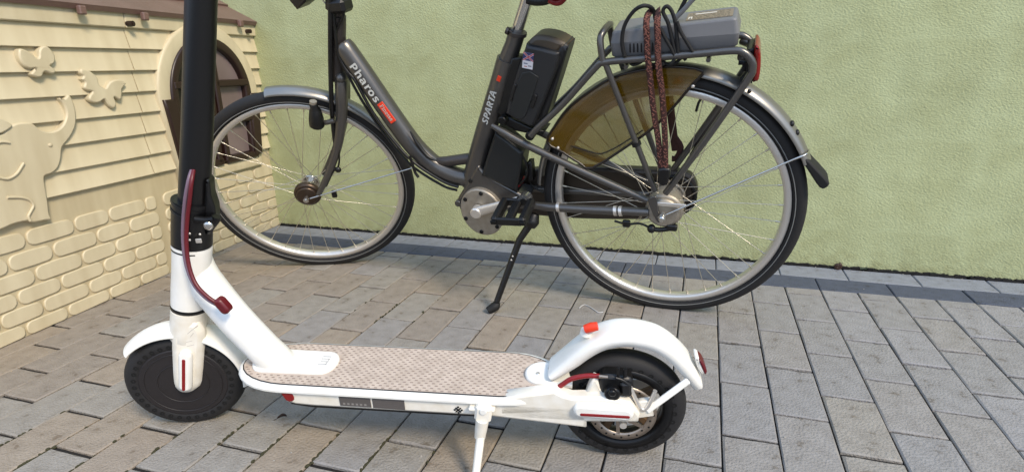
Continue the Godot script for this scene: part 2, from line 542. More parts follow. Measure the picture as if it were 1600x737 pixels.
# ------------------------------------------------------------------ rendered wall
func make_wall() -> void:
	var wall := node("house_wall", self, Transform3D(Basis.IDENTITY, Vector3(0, 0, -0.272)))
	tag(wall, "pale green rendered house wall behind the bicycle and playhouse", "wall")
	# trowelled relief: a fine grid displaced by two noises, coarser outside the view
	var n1 := FastNoiseLite.new(); n1.seed = 4; n1.frequency = 1.0; n1.fractal_octaves = 3; n1.noise_type = FastNoiseLite.TYPE_SIMPLEX_SMOOTH
	var n2 := FastNoiseLite.new(); n2.seed = 8; n2.frequency = 1.0; n2.fractal_octaves = 2
	var nx := 1150; var ny := 480
	var x0 := -2.0; var x1 := 1.35; var y0 := 0.008; var y1 := 1.28
	var cols := PackedColorArray()
	var n3 := FastNoiseLite.new(); n3.seed = 12; n3.frequency = 1.0; n3.fractal_octaves = 4
	var verts := PackedVector3Array(); var norms := PackedVector3Array(); var idx := PackedInt32Array()
	var hgt := PackedFloat32Array(); hgt.resize((nx + 1) * (ny + 1))
	for j in ny + 1:
		for i in nx + 1:
			var x := lerpf(x0, x1, float(i) / nx); var y := lerpf(y0, y1, float(j) / ny)
			var warp := n2.get_noise_2d(x * 14, y * 14) * 0.012
			var h := n1.get_noise_2d((x + warp) * 92, (y + warp * 1.5) * 150)
			h = clampf(h * 1.6 + 0.1, -0.7, 0.75)
			hgt[j * (nx + 1) + i] = h * 0.00062 + n2.get_noise_2d(x * 5, y * 5) * 0.001
	for j in ny + 1:
		for i in nx + 1:
			var x := lerpf(x0, x1, float(i) / nx); var y := lerpf(y0, y1, float(j) / ny)
			if j == 0: y += n2.get_noise_1d(x * 60) * 0.006
			verts.append(Vector3(x, y, hgt[j * (nx + 1) + i]))
			# faded patches, faint run-off streaks and rain splash along the foot
			var tone := 0.955 + 0.06 * n3.get_noise_2d(x * 2.2, y * 2.6) + 0.035 * n3.get_noise_2d(x * 16.0, y * 1.2)
			var splash := clampf(1.0 - (y + 0.05 * n3.get_noise_2d(x * 9.0, y * 6.0)) / 0.10, 0.0, 1.0) * clampf(0.55 + n3.get_noise_2d(x * 26.0, y * 26.0), 0.0, 1.0)
			cols.append(Color(tone * (1.0 - 0.22 * splash), tone * (1.0 - 0.25 * splash), tone * (1.0 - 0.30 * splash)))
			var i0 := maxi(i - 1, 0); var i1 := mini(i + 1, nx); var j0 := maxi(j - 1, 0); var j1 := mini(j + 1, ny)
			var dx := (hgt[j * (nx + 1) + i1] - hgt[j * (nx + 1) + i0]) / ((i1 - i0) * (x1 - x0) / nx)
			var dy := (hgt[j1 * (nx + 1) + i] - hgt[j0 * (nx + 1) + i]) / ((j1 - j0) * (y1 - y0) / ny)
			norms.append(Vector3(-dx, -dy, 1).normalized())
	for j in ny:
		for i in nx:
			var a := j * (nx + 1) + i
			idx.append_array(PackedInt32Array([a, a + nx + 1, a + 1, a + 1, a + nx + 1, a + nx + 2]))
	var arr := []
	arr.resize(Mesh.ARRAY_MAX)
	arr[Mesh.ARRAY_VERTEX] = verts; arr[Mesh.ARRAY_NORMAL] = norms; arr[Mesh.ARRAY_INDEX] = idx
	arr[Mesh.ARRAY_COLOR] = cols
	var am := ArrayMesh.new()
	am.add_surface_from_arrays(Mesh.PRIMITIVE_TRIANGLES, arr)
	var o := MeshInstance3D.new()
	o.name = "render_coat"; o.mesh = am; o.material_override = M.render_face
	wall.add_child(o, true)
	var s := surf()
	box(s, Transform3D(Basis.IDENTITY, Vector3(-3.5, 1.5, -0.152)), Vector3(3.0, 3.0, 0.3))
	box(s, Transform3D(Basis.IDENTITY, Vector3(2.85, 1.5, -0.152)), Vector3(3.0, 3.0, 0.3))
	box(s, Transform3D(Basis.IDENTITY, Vector3(-0.325, 2.14, -0.153)), Vector3(3.35, 1.72, 0.3))
	box(s, Transform3D(Basis.IDENTITY, Vector3(-0.325, 0.64, -0.205)), Vector3(3.35, 1.28, 0.39))
	mesh("masonry", s, M.masonry, wall)
	# the ragged dark membrane that shows under the render
	s = surf()
	var x := -1.95
	while x < 3.2:
		var l := rng.randf_range(0.006, 0.03)
		if rng.randf() < 0.95:
			var h := rng.randf_range(0.004, 0.0105)
			box(s, Transform3D(Basis(Vector3(0, 0, 1), rng.randf_range(-0.15, 0.15)), Vector3(x + l / 2, h / 2, 0.004)), Vector3(l * 1.2, h, rng.randf_range(0.008, 0.014)), 0.001)
		x += l
	mesh("damp_course", s, M.dark_gap, wall)

# ------------------------------------------------------------------ playhouse
func arch_half(b: float, top_r: float, cy: float, low: float, low_half: float) -> float:
	if b >= cy: return sqrt(maxf(0.0, top_r * top_r - (b - cy) * (b - cy)))
	return lerpf(low_half, top_r, clampf((b - low) / (cy - low), 0, 1))

func arch_line(cx: float, r: float, cy: float, low: float, low_half: float, n := 20) -> Array:
	var out := [Vector2(cx - low_half, low)]
	for i in n + 1:
		var t := PI - PI * i / n
		out.append(Vector2(cx + r * cos(t), cy + r * sin(t)))
	out.append(Vector2(cx + low_half, low))
	return out

func make_playhouse() -> void:
	var ph := node("playhouse", self, frame(Vector3(-1.8722, 0, -0.2859), 95.385, 0))
	tag(ph, "cream plastic playhouse with brown roof, arched window and embossed elephant", "playhouse")
	var seam := -0.652
	var cx := -0.318
	# body panels; the window opening is left free between the two halves
	var s := surf()
	var left_wall := [Vector2(-1.75, 0), Vector2(cx, 0), Vector2(cx, 0.30)]
	var ol := arch_line(cx, 0.20, 0.58, 0.31, 0.19)
	var half := ol.size() / 2
	for i in half + 1: left_wall.append(ol[i])
	left_wall.append(Vector2(cx, 0.86)); left_wall.append(Vector2(-1.75, 0.86))
	prism(s, left_wall, -0.03, 0.0)
	var right_wall := [Vector2(0.0, 0), Vector2(0.034, 0.86), Vector2(cx, 0.86)]
	for i in range(half, ol.size()): right_wall.append(ol[i])
	right_wall.append(Vector2(cx, 0.30)); right_wall.append(Vector2(cx, 0))
	prism(s, right_wall, -0.03, 0.0)
	mesh("wall", s, M.plastic_back, ph)
	s = surf()
	box(s, Transform3D(Basis.IDENTITY, Vector3(-0.86, 0.43, -0.95)), Vector3(1.74, 0.86, 0.03))
	box(s, Transform3D(Basis.IDENTITY, Vector3(-0.012, 0.43, -0.49)), Vector3(0.02, 0.86, 0.9))
	box(s, Transform3D(Basis.IDENTITY, Vector3(-1.74, 0.43, -0.49)), Vector3(0.02, 0.86, 0.9))
	mesh("side_wall", s, M.plastic, ph)
	# gable ends under the roof
	s = surf()
	var gab := [Vector2(0, 0.845), Vector2(-0.49, 1.095), Vector2(-0.95, 0.845)]
	for gx in [-0.025, -1.74]:
		var gs := surf()
		prism(gs, gab, -0.01, 0.01)
		var gm := mesh("gable", gs, M.plastic, ph)
		gm.transform = Transform3D(Basis(Vector3(0, 0, 1), Vector3(0, 1, 0), Vector3(-1, 0, 0)), Vector3(gx, 0, 0))
	# lap boards: each leans out at its lower edge
	var lines := [0.807, 0.744, 0.679, 0.6135, 0.548, 0.4815, 0.4125, 0.349]
	for i in lines.size():
		var lo: float = lines[i]
		var low: float = lines[i + 1] if i + 1 < lines.size() else 0.285
		var top: float = lo - 0.001
		var bot: float = low
		if i == lines.size() - 1: continue
		var segs := []
		segs.append([-1.75, seam - 0.0015])
		var la := cx - arch_half((bot + top) / 2, 0.262, 0.58, 0.29, 0.226) + 0.03
		var ra := cx + arch_half((bot + top) / 2, 0.262, 0.58, 0.29, 0.226) - 0.03
		if bot > 0.805: la = cx; ra = cx
		segs.append([seam + 0.0015, la])
		segs.append([ra, lerpf(0.0, 0.034, bot / 0.86) + 0.002])
		for sg in segs:
			if sg[1] - sg[0] < 0.004: continue
			var ps := surf()
			plank(ps, sg[0], sg[1], bot, top, 0.0135)
			mesh("plank", ps, M.plastic, ph)
	# flat fascia board under the eave
	for sg in [[-1.75, seam - 0.001], [seam + 0.001, 0.034]]:
		var ps := surf()
		box(ps, Transform3D(Basis.IDENTITY, Vector3((sg[0] + sg[1]) / 2, 0.829, 0.007)), Vector3(sg[1] - sg[0], 0.046, 0.014), 0.003)
		mesh("fascia", ps, M.plastic, ph)
	# moulded stones below the boards
	var rows := [[0.2345, 0.0425], [0.180, 0.0425], [0.131, 0.040], [0.083, 0.040], [0.035, 0.040], [-0.012, 0.040]]
	rows = [[0.234, 0.270], [0.181, 0.217], [0.133, 0.168], [0.087, 0.121], [0.042, 0.075], [0.002, 0.030]]
	for i in rows.size():
		var xs := [-0.6395, -0.702, -0.841, -0.956, -1.096, -1.21, -1.35, -1.465, -1.605] if i % 2 == 0 else [-0.639, -0.7775, -0.8955, -1.0335, -1.155, -1.292, -1.41, -1.548, -1.66]
		for k in xs.size() - 1:
			stone(ph, xs[k + 1] + 0.0025, xs[k] - 0.0025 - (0.016 if k == 0 else 0.0), rows[i][0] - 0.0015, rows[i][1] + 0.006)
		var xr := [-0.628, -0.50, -0.39, -0.25, -0.14, 0.0] if i % 2 == 0 else [-0.628, -0.56, -0.435, -0.315, -0.19, -0.075, 0.0]
		for k in xr.size() - 1:
			stone(ph, xr[k] + 0.0025, xr[k + 1] - 0.0025, rows[i][0] - 0.0015, rows[i][1] + 0.006)
	# arched surround
	s = surf()
	var outer := arch_line(cx, 0.262, 0.58, 0.288, 0.228, 28)
	var inner := arch_line(cx, 0.203, 0.58, 0.325, 0.192, 28)
	var n := outer.size()
	for i in n - 1:
		arch_strip(s, outer[i], outer[i + 1], inner[i], inner[i + 1], 0.019)
	arch_strip(s, Vector2(cx + 0.228, 0.288), Vector2(cx - 0.228, 0.288), Vector2(cx + 0.192, 0.325), Vector2(cx - 0.192, 0.325), 0.019)
	mesh("window_surround", s, M.plastic, ph)
	# brown shutters in the arch, each with stile, rails and three panes
	for side in [-1, 1]:
		var sh := node("shutter", ph)
		s = surf()
		var oo := arch_line(cx, 0.212, 0.583, 0.322, 0.205, 28)
		var ii := arch_line(cx, 0.178, 0.583, 0.352, 0.172, 28)
		for i in oo.size() - 1:
			var mid: Vector2 = (oo[i] + oo[i + 1]) / 2
			if (mid.x - cx) * side < -0.001: continue
			arch_strip(s, oo[i], oo[i + 1], ii[i], ii[i + 1], 0.026)
		mesh("frame", s, M.brown, sh)
		s = surf()
		# side strip that laps over the surround
		var strip := [Vector2(cx + side * 0.200, 0.583), Vector2(cx + side * 0.252, 0.583), Vector2(cx + side * 0.247, 0.55), Vector2(cx + side * 0.222, 0.335), Vector2(cx + side * 0.172, 0.335)]
		prism(s, strip, 0.005, 0.031, 0.005)
		mesh("side_strip", s, M.brown, sh)
		s = surf()
		bar(s, Vector3(cx + side * 0.014, 0.775, 0.018), Vector3(cx + side * (0.030 if side < 0 else 0.016), 0.335, 0.018), 0.026, 0.022, Vector3(0, 0, 1), 0.004)
		mesh("stile", s, M.brown, sh)
		for b in [0.627, 0.489, 0.340]:
			s = surf()
			bar(s, Vector3(cx + side * 0.01, b, 0.019), Vector3(cx + side * 0.195, b, 0.019), 0.026, 0.02, Vector3(0, 0, 1), 0.004)
			mesh("rail", s, M.brown, sh)
		var pm: Material = M.pane_pale if side > 0 else M.pane_dark
		var tops := [0.790, 0.616, 0.478]; var bots := [0.637, 0.500, 0.352]
		for k in 3:
			s = surf()
			if k == 0:
				var pp := [Vector2(cx + side * 0.02, bots[0])]
				for q in 9:
					var t := q / 8.0 * PI / 2 * 0.93 + 0.28 * (1 - q / 8.0)
					pp.append(Vector2(cx + side * 0.186 * cos(t), 0.583 + 0.186 * sin(t)))
				prism(s, pp, -0.008, 0.004, 0.004)
			else:
				prism(s, [Vector2(cx + side * 0.02, bots[k]), Vector2(cx + side * 0.178, bots[k]), Vector2(cx + side * 0.182, tops[k]), Vector2(cx + side * 0.02, tops[k])], -0.008, 0.004, 0.004)
			mesh("pane", s, pm, sh)
	s = surf()
	prism(s, [Vector2(cx - 0.03, 0.335), Vector2(cx + 0.03, 0.335), Vector2(cx + 0.012, 0.77), Vector2(cx - 0.012, 0.77)], -0.006, 0.006)
	mesh("meeting_rail", s, M.pane_dark, ph)
	# raised figures
	s = surf()
	prism(s, round2([Vector2(-1.0021, 0.7370), Vector2(-0.9880, 0.7347), Vector2(-0.9739, 0.7259), Vector2(-0.9640, 0.7155), Vector2(-0.9565, 0.7174), Vector2(-0.9505, 0.7354), Vector2(-0.9382, 0.7449), Vector2(-0.9255, 0.7439), Vector2(-0.9134, 0.7280), Vector2(-0.9130, 0.7118), Vector2(-0.9206, 0.6996), Vector2(-0.9311, 0.6950), Vector2(-0.9210, 0.6860), Vector2(-0.9201, 0.6778), Vector2(-0.9315, 0.6739), Vector2(-0.9461, 0.6795), Vector2(-0.9540, 0.6769), Vector2(-0.9606, 0.6677), Vector2(-0.9726, 0.6653), Vector2(-0.9851, 0.6709), Vector2(-0.9862, 0.6775), Vector2(-0.9752, 0.6879), Vector2(-0.9876, 0.6880), Vector2(-1.0009, 0.6946), Vector2(-1.0080, 0.7088), Vector2(-1.0080, 0.7242)], 3), 0.0, 0.022, 0.004)
	tag(mesh("butterfly", s, M.plastic, ph), "raised butterfly with rounded wings")
	s = surf()
	prism(s, round2([Vector2(-0.8438, 0.6837), Vector2(-0.8304, 0.6850), Vector2(-0.8122, 0.6775), Vector2(-0.7985, 0.6641), Vector2(-0.7952, 0.6537), Vector2(-0.7954, 0.6418), Vector2(-0.7835, 0.6330), Vector2(-0.7745, 0.6306), Vector2(-0.7569, 0.6466), Vector2(-0.7332, 0.6535), Vector2(-0.7131, 0.6514), Vector2(-0.7003, 0.6417), Vector2(-0.7079, 0.6341), Vector2(-0.7200, 0.6237), Vector2(-0.7237, 0.6083), Vector2(-0.7331, 0.5932), Vector2(-0.7478, 0.6018), Vector2(-0.7537, 0.6006), Vector2(-0.7501, 0.5849), Vector2(-0.7612, 0.5702), Vector2(-0.7769, 0.5805), Vector2(-0.7869, 0.5979), Vector2(-0.8027, 0.5913), Vector2(-0.8205, 0.5894), Vector2(-0.8354, 0.5978), Vector2(-0.8342, 0.6095), Vector2(-0.8209, 0.6221), Vector2(-0.8352, 0.6257), Vector2(-0.8445, 0.6348), Vector2(-0.8377, 0.6491), Vector2(-0.8453, 0.6580), Vector2(-0.8383, 0.6664), Vector2(-0.8447, 0.6737)], 3), 0.0, 0.022, 0.004)
	tag(mesh("butterfly", s, M.plastic, ph), "raised butterfly with scalloped wings")
	var el := node("elephant", ph)
	s = surf()
	prism(s, round2([Vector2(-0.9239, 0.6096), Vector2(-0.9100, 0.6067), Vector2(-0.8939, 0.6161), Vector2(-0.8860, 0.5949), Vector2(-0.8870, 0.5590), Vector2(-0.8988, 0.5266), Vector2(-0.9234, 0.4987), Vector2(-0.9497, 0.4771), Vector2(-0.9593, 0.4508), Vector2(-0.9744, 0.4254), Vector2(-0.9961, 0.4126), Vector2(-1.0174, 0.4083), Vector2(-1.0218, 0.3845), Vector2(-1.0254, 0.3411), Vector2(-1.0297, 0.3086), Vector2(-1.0279, 0.2912), Vector2(-1.0449, 0.2929), Vector2(-1.0746, 0.2951), Vector2(-1.0887, 0.3027), Vector2(-1.1091, 0.3043), Vector2(-1.1296, 0.3039), Vector2(-1.1605, 0.2987), Vector2(-1.1937, 0.2988), Vector2(-1.2373, 0.3212), Vector2(-1.2572, 0.3751), Vector2(-1.2441, 0.4574), Vector2(-1.2009, 0.5114), Vector2(-1.1427, 0.5326), Vector2(-1.1010, 0.5308), Vector2(-1.0892, 0.5354), Vector2(-1.0755, 0.5449), Vector2(-1.0559, 0.5530), Vector2(-1.0302, 0.5531), Vector2(-1.0131, 0.5478), Vector2(-0.9983, 0.5316), Vector2(-0.9756, 0.5228), Vector2(-0.9490, 0.5264), Vector2(-0.9276, 0.5416), Vector2(-0.9135, 0.5667), Vector2(-0.9158, 0.5930)], 3), 0.0, 0.019, 0.004)
	mesh("body", s, M.plastic, el)
	s = surf()
	prism(s, round2([Vector2(-1.1249, 0.5838), Vector2(-1.0998, 0.5730), Vector2(-1.0851, 0.5648), Vector2(-1.0694, 0.5493), Vector2(-1.0887, 0.5373), Vector2(-1.1055, 0.5323), Vector2(-1.1433, 0.5303)], 3), 0.0, 0.024, 0.004)
	mesh("tail", s, M.plastic, el)
	s = surf()
	tube(s, [Vector3(-1.1542, 0.4413, 0.0205), Vector3(-1.1299, 0.4257, 0.0205), Vector3(-1.1117, 0.4203, 0.0205), Vector3(-1.0908, 0.4277, 0.0205), Vector3(-1.0764, 0.4403, 0.0205), Vector3(-1.0651, 0.4525, 0.0205)], 0.0035, 8, 4)
	mesh("ear_edge", s, M.plastic, el)
	s = surf()
	tube(s, [Vector3(-1.1378, 0.5053, 0.0205), Vector3(-1.1076, 0.5127, 0.0205), Vector3(-1.0867, 0.5085, 0.0205)], 0.0035, 8, 4)
	mesh("ear_edge", s, M.plastic, el)
	s = surf()
	tube(s, [Vector3(-1.1259, 0.3746, 0.0205), Vector3(-1.0949, 0.3677, 0.0205), Vector3(-1.0744, 0.3562, 0.0205), Vector3(-1.0679, 0.3401, 0.0205), Vector3(-1.0783, 0.3263, 0.0205), Vector3(-1.0875, 0.3150, 0.0205), Vector3(-1.0856, 0.3020, 0.0205)], 0.0035, 8, 4)
	mesh("leg_edge", s, M.plastic, el)
	s = surf()
	ball(s, Vector3(-0.9828, 0.4881, 0.0195), Vector3(0.006, 0.005, 0.003))
	mesh("eye", s, M.plastic, el)
	# pegs
	for p in [Vector3(-0.6436, 0.8183, 0.0300), Vector3(-0.0718, 0.8226, 0.0300)]:
		s = surf()
		tube(s, [Vector3(p.x, p.y, 0.012), Vector3(p.x, p.y, 0.034)], 0.0085, 14)
		tube(s, [Vector3(p.x, p.y, 0.0345), Vector3(p.x, p.y, 0.036)], 0.0045, 10)
		mesh("peg", s, M.brown, ph)
	# roof: overlapping courses rising away from the facade
	var dirv := Vector3(0, 0.47, -0.88).normalized()
	var nr := Vector3(0, 0.88, 0.47).normalized()
	var start := Vector3(0, 0.853, 0.026)
	for side in 2:
		for k in 4:
			s = surf()
			var lo := k * 0.145; var hi := (k + 1) * 0.145 + 0.02
			var n2 := 26
			for i in n2:
				var xa := lerpf(-1.80, 0.030 - k * 0.001, float(i) / n2); var xb := lerpf(-1.80, 0.030 - k * 0.001, float(i + 1) / n2)
				var wa := 0.006 * sin(xa * 9.0 + k * 2.0); var wb := 0.006 * sin(xb * 9.0 + k * 2.0)
				if k == 0: wa = 0; wb = 0
				var p := []
				for e in [[xa, lo + wa, 0.010], [xb, lo + wb, 0.010], [xb, hi, 0.002], [xa, hi, 0.002], [xa, lo + wa, -0.006], [xb, lo + wb, -0.006], [xb, hi, -0.006], [xa, hi, -0.006]]:
					var q: Vector3 = start + dirv * e[1] + nr * e[2]
					q.x = e[0]
					if side == 1: q.z = -0.98 - (q.z)
					p.append(q)
				quad(s, p[0], p[3], p[2], p[1], 1)
				quad(s, p[0], p[1], p[5], p[4], 2)
				quad(s, p[4], p[5], p[6], p[7], 3)
				if i == n2 - 1: quad(s, p[1], p[2], p[6], p[5])
				if i == 0: quad(s, p[0], p[4], p[7], p[3])
			mesh("roof_course", s, M.roof, ph)
	for p in [Vector3(-0.8134, 0.8441, 0.0300), Vector3(-0.5937, 0.8423, 0.0300), Vector3(-0.1286, 0.8483, 0.0300)]:
		s = surf()
		box(s, Transform3D(Basis.IDENTITY, Vector3(p.x, p.y, 0.034)), Vector3(0.022, 0.024, 0.016), 0.003)
		mesh("clip", s, M.roof, ph)

func plank(s: SurfaceTool, xa: float, xb: float, bot: float, top: float, out: float) -> void:
	var pr := [Vector2(0.0005, top), Vector2(out - 0.002, bot + 0.0045), Vector2(out, bot + 0.002), Vector2(out - 0.001, bot), Vector2(0.0005, bot)]
	var n := pr.size()
	for i in n:
		var p: Vector2 = pr[i]; var q: Vector2 = pr[(i + 1) % n]
		quad(s, Vector3(xa, p.y, p.x), Vector3(xb, p.y, p.x), Vector3(xb, q.y, q.x), Vector3(xa, q.y, q.x), 5 if i < 3 else 4294967295)
	for x in [xa, xb]:
		for i in range(1, n - 1):
			t3(s, Vector3(x, pr[0].y, pr[0].x), Vector3(x, pr[i].y, pr[i].x), Vector3(x, pr[i + 1].y, pr[i + 1].x))

func stone(parent: Node3D, xa: float, xb: float, ya: float, yb: float) -> void:
	var s := surf()
	var r := minf((yb - ya) * 0.42, (xb - xa) * 0.3)
	var p := []
	var bulge := rng.randf_range(0.0, 0.0025)
	for c in [[xb - r, yb - r, 0.0], [xa + r, yb - r, PI / 2], [xa + r, ya + r, PI], [xb - r, ya + r, PI * 1.5]]:
		for k in 4:
			var t: float = c[2] + PI / 2 * k / 3.0
			p.append(Vector2(c[0] + r * cos(t) * 1.0, c[1] + r * sin(t) + rng.randf_range(-0.0006, 0.0006)))
	# a long side that bows a little
	p.insert(12, Vector2((xa + xb) / 2, ya - bulge * 0.3))
	p.insert(4, Vector2((xa + xb) / 2, yb + bulge))
	prism(s, p, 0.0, 0.0052, 0.0026)
	mesh("brick", s, M.plastic, parent)

func arch_strip(s: SurfaceTool, o0: Vector2, o1: Vector2, i0: Vector2, i1: Vector2, h: float) -> void:
	# a rounded moulding between two outlines
	var prof := [[0.0, 0.0], [0.0, 0.72], [0.06, 0.92], [0.16, 1.0], [0.84, 1.0], [0.94, 0.92], [1.0, 0.72], [1.0, -0.3]]
	for k in prof.size() - 1:
		var a: Vector2 = o0.lerp(i0, prof[k][0]); var b: Vector2 = o1.lerp(i1, prof[k][0])
		var c: Vector2 = o1.lerp(i1, prof[k + 1][0]); var d: Vector2 = o0.lerp(i0, prof[k + 1][0])
		var za: float = prof[k][1] * h; var zb: float = prof[k + 1][1] * h
		quad(s, Vector3(a.x, a.y, za), Vector3(b.x, b.y, za), Vector3(c.x, c.y, zb), Vector3(d.x, d.y, zb), 6)

# ------------------------------------------------------------------ bicycle
func make_wheel(parent: Node3D, called: String, c: Vector2, sx: float, sy: float, flange_r: float, flange_z: float, phase: float) -> Node3D:
	var w := node(called, parent)
	var s := surf()
	hoop(s, c, sx, sy, circle_prof(0.3270, 0, 0.0195, 0.0205, 16), 0, TAU, 96)
	mesh("tyre", s, M.tyre, w)
	for z in [-1, 1]:
		s = surf()
		hoop(s, c, sx, sy, circle_prof(0.3185, z * 0.0192, 0.0011, 0.0011, 6), 0, TAU, 96)
		mesh("reflective_band", s, M.reflect, w)
	s = surf()
	var rim := [Vector2(0.3095, -0.0145), Vector2(0.3105, -0.0125), Vector2(0.302, -0.009), Vector2(0.302, 0.009), Vector2(0.3105, 0.0125), Vector2(0.3095, 0.0145), Vector2(0.300, 0.0145), Vector2(0.2945, 0.0125), Vector2(0.2915, 0.006), Vector2(0.2915, -0.006), Vector2(0.2945, -0.0125), Vector2(0.300, -0.0145)]
	hoop(s, c, sx, sy, rim, 0, TAU, 96)
	mesh("rim", s, M.alu, w)
	# crossed spokes, each its own wire with its nipple
	for i in 36:
		var side := 1.0 if i % 2 == 0 else -1.0
		var a := TAU * i / 36.0 + phase
		var lead := (1.0 if (i / 2) % 2 == 0 else -1.0) * 0.95
		var p0 := Vector3(c.x + flange_r * cos(a + lead) * sx, c.y + flange_r * sin(a + lead) * sy, side * flange_z)
		var p1 := Vector3(c.x + 0.293 * cos(a) * sx, c.y + 0.293 * sin(a) * sy, side * 0.003)
		s = surf()
		tube(s, [p0, p1], 0.00095, 6)
		var d := (p0 - p1).normalized()
		tube(s, [p1, p1 + d * 0.012], 0.0022, 6)
		mesh("spoke", s, M.spoke, w)
	return w

func part_tube(called: String, pts: Array, r, m: Material, parent: Node, seg := 12, sub := 4, flat := 1.0, fd := Vector3(0, 0, 1)) -> MeshInstance3D:
	var s := surf()
	tube(s, pts, r, seg, sub, true, flat, fd)
	return mesh(called, s, m, parent)

func make_bicycle() -> void:
	var bt := frame(Vector3(-0.07, 0, 0.21), -3, 17)
	var bike := node("bicycle", self, bt)
	tag(bike, "dark grey electric city bicycle on its kickstand before the green wall", "bicycle")
	var ft := bt.affine_inverse() * frame(Vector3(-1.36, 0, 0.14), 23, 26)
	var rc := Vector2(-0.0765, 0.340)
	var rsx := 0.9413; var rsy := 0.995
	var fc := Vector2(0.0375, 0.3434)
	var fsx := 0.9674; var fsy := 0.9916
	# --- rear wheel
	var rw := make_wheel(bike, "rear_wheel", rc, rsx, rsy, 0.034, 0.030, 0.06)
	var s := surf()
	disc(s, Vector3(rc.x, rc.y, 0.026), 0.047, 0.030, 32, 0.006)
	disc(s, Vector3(rc.x, rc.y, 0.046), 0.040, 0.014, 32, 0.006)
	disc(s, Vector3(rc.x, rc.y, -0.005), 0.040, 0.040, 32, 0.004)
	disc(s, Vector3(rc.x, rc.y, -0.035), 0.046, 0.010, 32, 0.003)
	mesh("hub", s, M.alu_dull, rw)
	s = surf()
	tube(s, [Vector3(rc.x, rc.y, -0.075), Vector3(rc.x, rc.y, 0.086)], 0.005, 12)
	tube(s, [Vector3(rc.x, rc.y, 0.062), Vector3(rc.x, rc.y, 0.074)], 0.0105, 6)
	ball(s, Vector3(rc.x, rc.y, 0.078), Vector3(0.008, 0.008, 0.006))
	mesh("axle", s, M.chrome, rw)
	# --- front wheel, fork and everything that steers
	var steer := node("front_assembly", bike, ft)
	var fw := make_wheel(steer, "front_wheel", fc, fsx, fsy, 0.024, 0.028, 0.02)
	s = surf()
	disc(s, Vector3(fc.x, fc.y, -0.026), 0.028, 0.008, 24, 0.002)
	disc(s, Vector3(fc.x, fc.y, 0.0), 0.017, 0.05, 24, 0.002)
	mesh("hub", s, M.chrome, fw)
	s = surf()
	disc(s, Vector3(fc.x, fc.y, 0.036), 0.042, 0.016, 32, 0.006)
	disc(s, Vector3(fc.x, fc.y, 0.047), 0.033, 0.008, 32, 0.004)
	mesh("drum_brake", s, M.hub_brown, fw)
	s = surf()
	tube(s, [Vector3(fc.x, fc.y, -0.06), Vector3(fc.x, fc.y, 0.074)], 0.005, 12)
	tube(s, [Vector3(fc.x, fc.y, 0.060), Vector3(fc.x, fc.y, 0.070)], 0.0095, 6)
	mesh("axle", s, M.chrome, fw)
	# fork blades follow the photo's forward sweep
	var fk := node("fork", steer)
	var near_blade := [Vector3(0.2048, 0.7270, 0.0360), Vector3(0.2008, 0.6841, 0.0360), Vector3(0.1885, 0.6128, 0.0360), Vector3(0.1681, 0.5375, 0.0360), Vector3(0.1382, 0.4651, 0.0360), Vector3(0.1027, 0.3988, 0.0360), Vector3(0.0764, 0.3547, 0.0360)]
	for i in near_blade.size(): near_blade[i].z = [0.008, 0.026, 0.036, 0.042, 0.046, 0.050, 0.054][i]
	part_tube("blade", near_blade, [0.019, 0.018, 0.0165, 0.014, 0.012, 0.010, 0.008], M.frame, fk, 14, 4)
	var far_blade := []
	for p in near_blade: far_blade.append(Vector3(p.x, p.y, -p.z))
	part_tube("blade", far_blade, [0.019, 0.018, 0.0165, 0.014, 0.012, 0.010, 0.008], M.frame, fk, 14, 4)
	s = surf()
	ball(s, near_blade[0] + Vector3(0, 0.002, -0.008), Vector3(0.022, 0.02, 0.034))
	mesh("crown", s, M.frame, fk)
	# front mudguard
	s = surf()
	var gp := []
	for k in 9:
		var t := -1.15 + 2.3 * k / 8.0
		gp.append(Vector2(0.334 + 0.024 * cos(t), 0.030 * sin(t)))
	for k in range(8, -1, -1):
		var t := -1.15 + 2.3 * k / 8.0
		gp.append(Vector2(0.3325 + 0.024 * cos(t), 0.029 * sin(t)))
	hoop(s, fc, fsx, fsy, gp, deg_to_rad(27), deg_to_rad(98.5), 40)
	mesh("mudguard", s, M.mudguard, steer)
	part_tube("mudguard_stay", [Vector3(fc.x + 0.012, fc.y + 0.002, 0.062)] + [Vector3(0.3824, 0.4323, 0.0340)], 0.0022, M.chrome, steer, 8, 1)
	# bottle dynamo on the fork
	var dy := node("dynamo", steer)
	s = surf()
	tube(s, [Vector3(0.1289, 0.6806, 0.0620), Vector3(0.1273, 0.6727, 0.0620), Vector3(0.1274, 0.6647, 0.0620), Vector3(0.1276, 0.6567, 0.0620), Vector3(0.1253, 0.6282, 0.0620), Vector3(0.1230, 0.6074, 0.0620), Vector3(0.1221, 0.6032, 0.0620)], [0.007, 0.012, 0.011, 0.016, 0.021, 0.021, 0.017], 16, 1)
	mesh("body", s, M.black, dy)
	s = surf()
	tube(s, [Vector3(0.1280, 0.6846, 0.0620), Vector3(0.1264, 0.6767, 0.0620)], 0.010, 12)
	mesh("roller", s, M.alu_dull, dy)
	part_tube("bracket", [Vector3(0.1302, 0.6083, 0.0500), Vector3(0.1520, 0.6097, 0.0500), Vector3(0.1710, 0.6154, 0.0500)], 0.0075, M.frame, dy, 8, 2)
	# brake lever by the hub
	s = surf()
	tube(s, [Vector3(0.1673, 0.5211, 0.0520), Vector3(0.1620, 0.4800, 0.0520), Vector3(0.1533, 0.4521, 0.0520)], 0.0028, 8, 3)
	ball(s, Vector3(0.1520, 0.4450, 0.0520), Vector3(0.010, 0.010, 0.008))
	tube(s, [Vector3(0.1515, 0.4436, 0.0500), Vector3(0.1359, 0.4418, 0.0500), Vector3(0.1020, 0.3845, 0.0500)], 0.006, 8, 3)
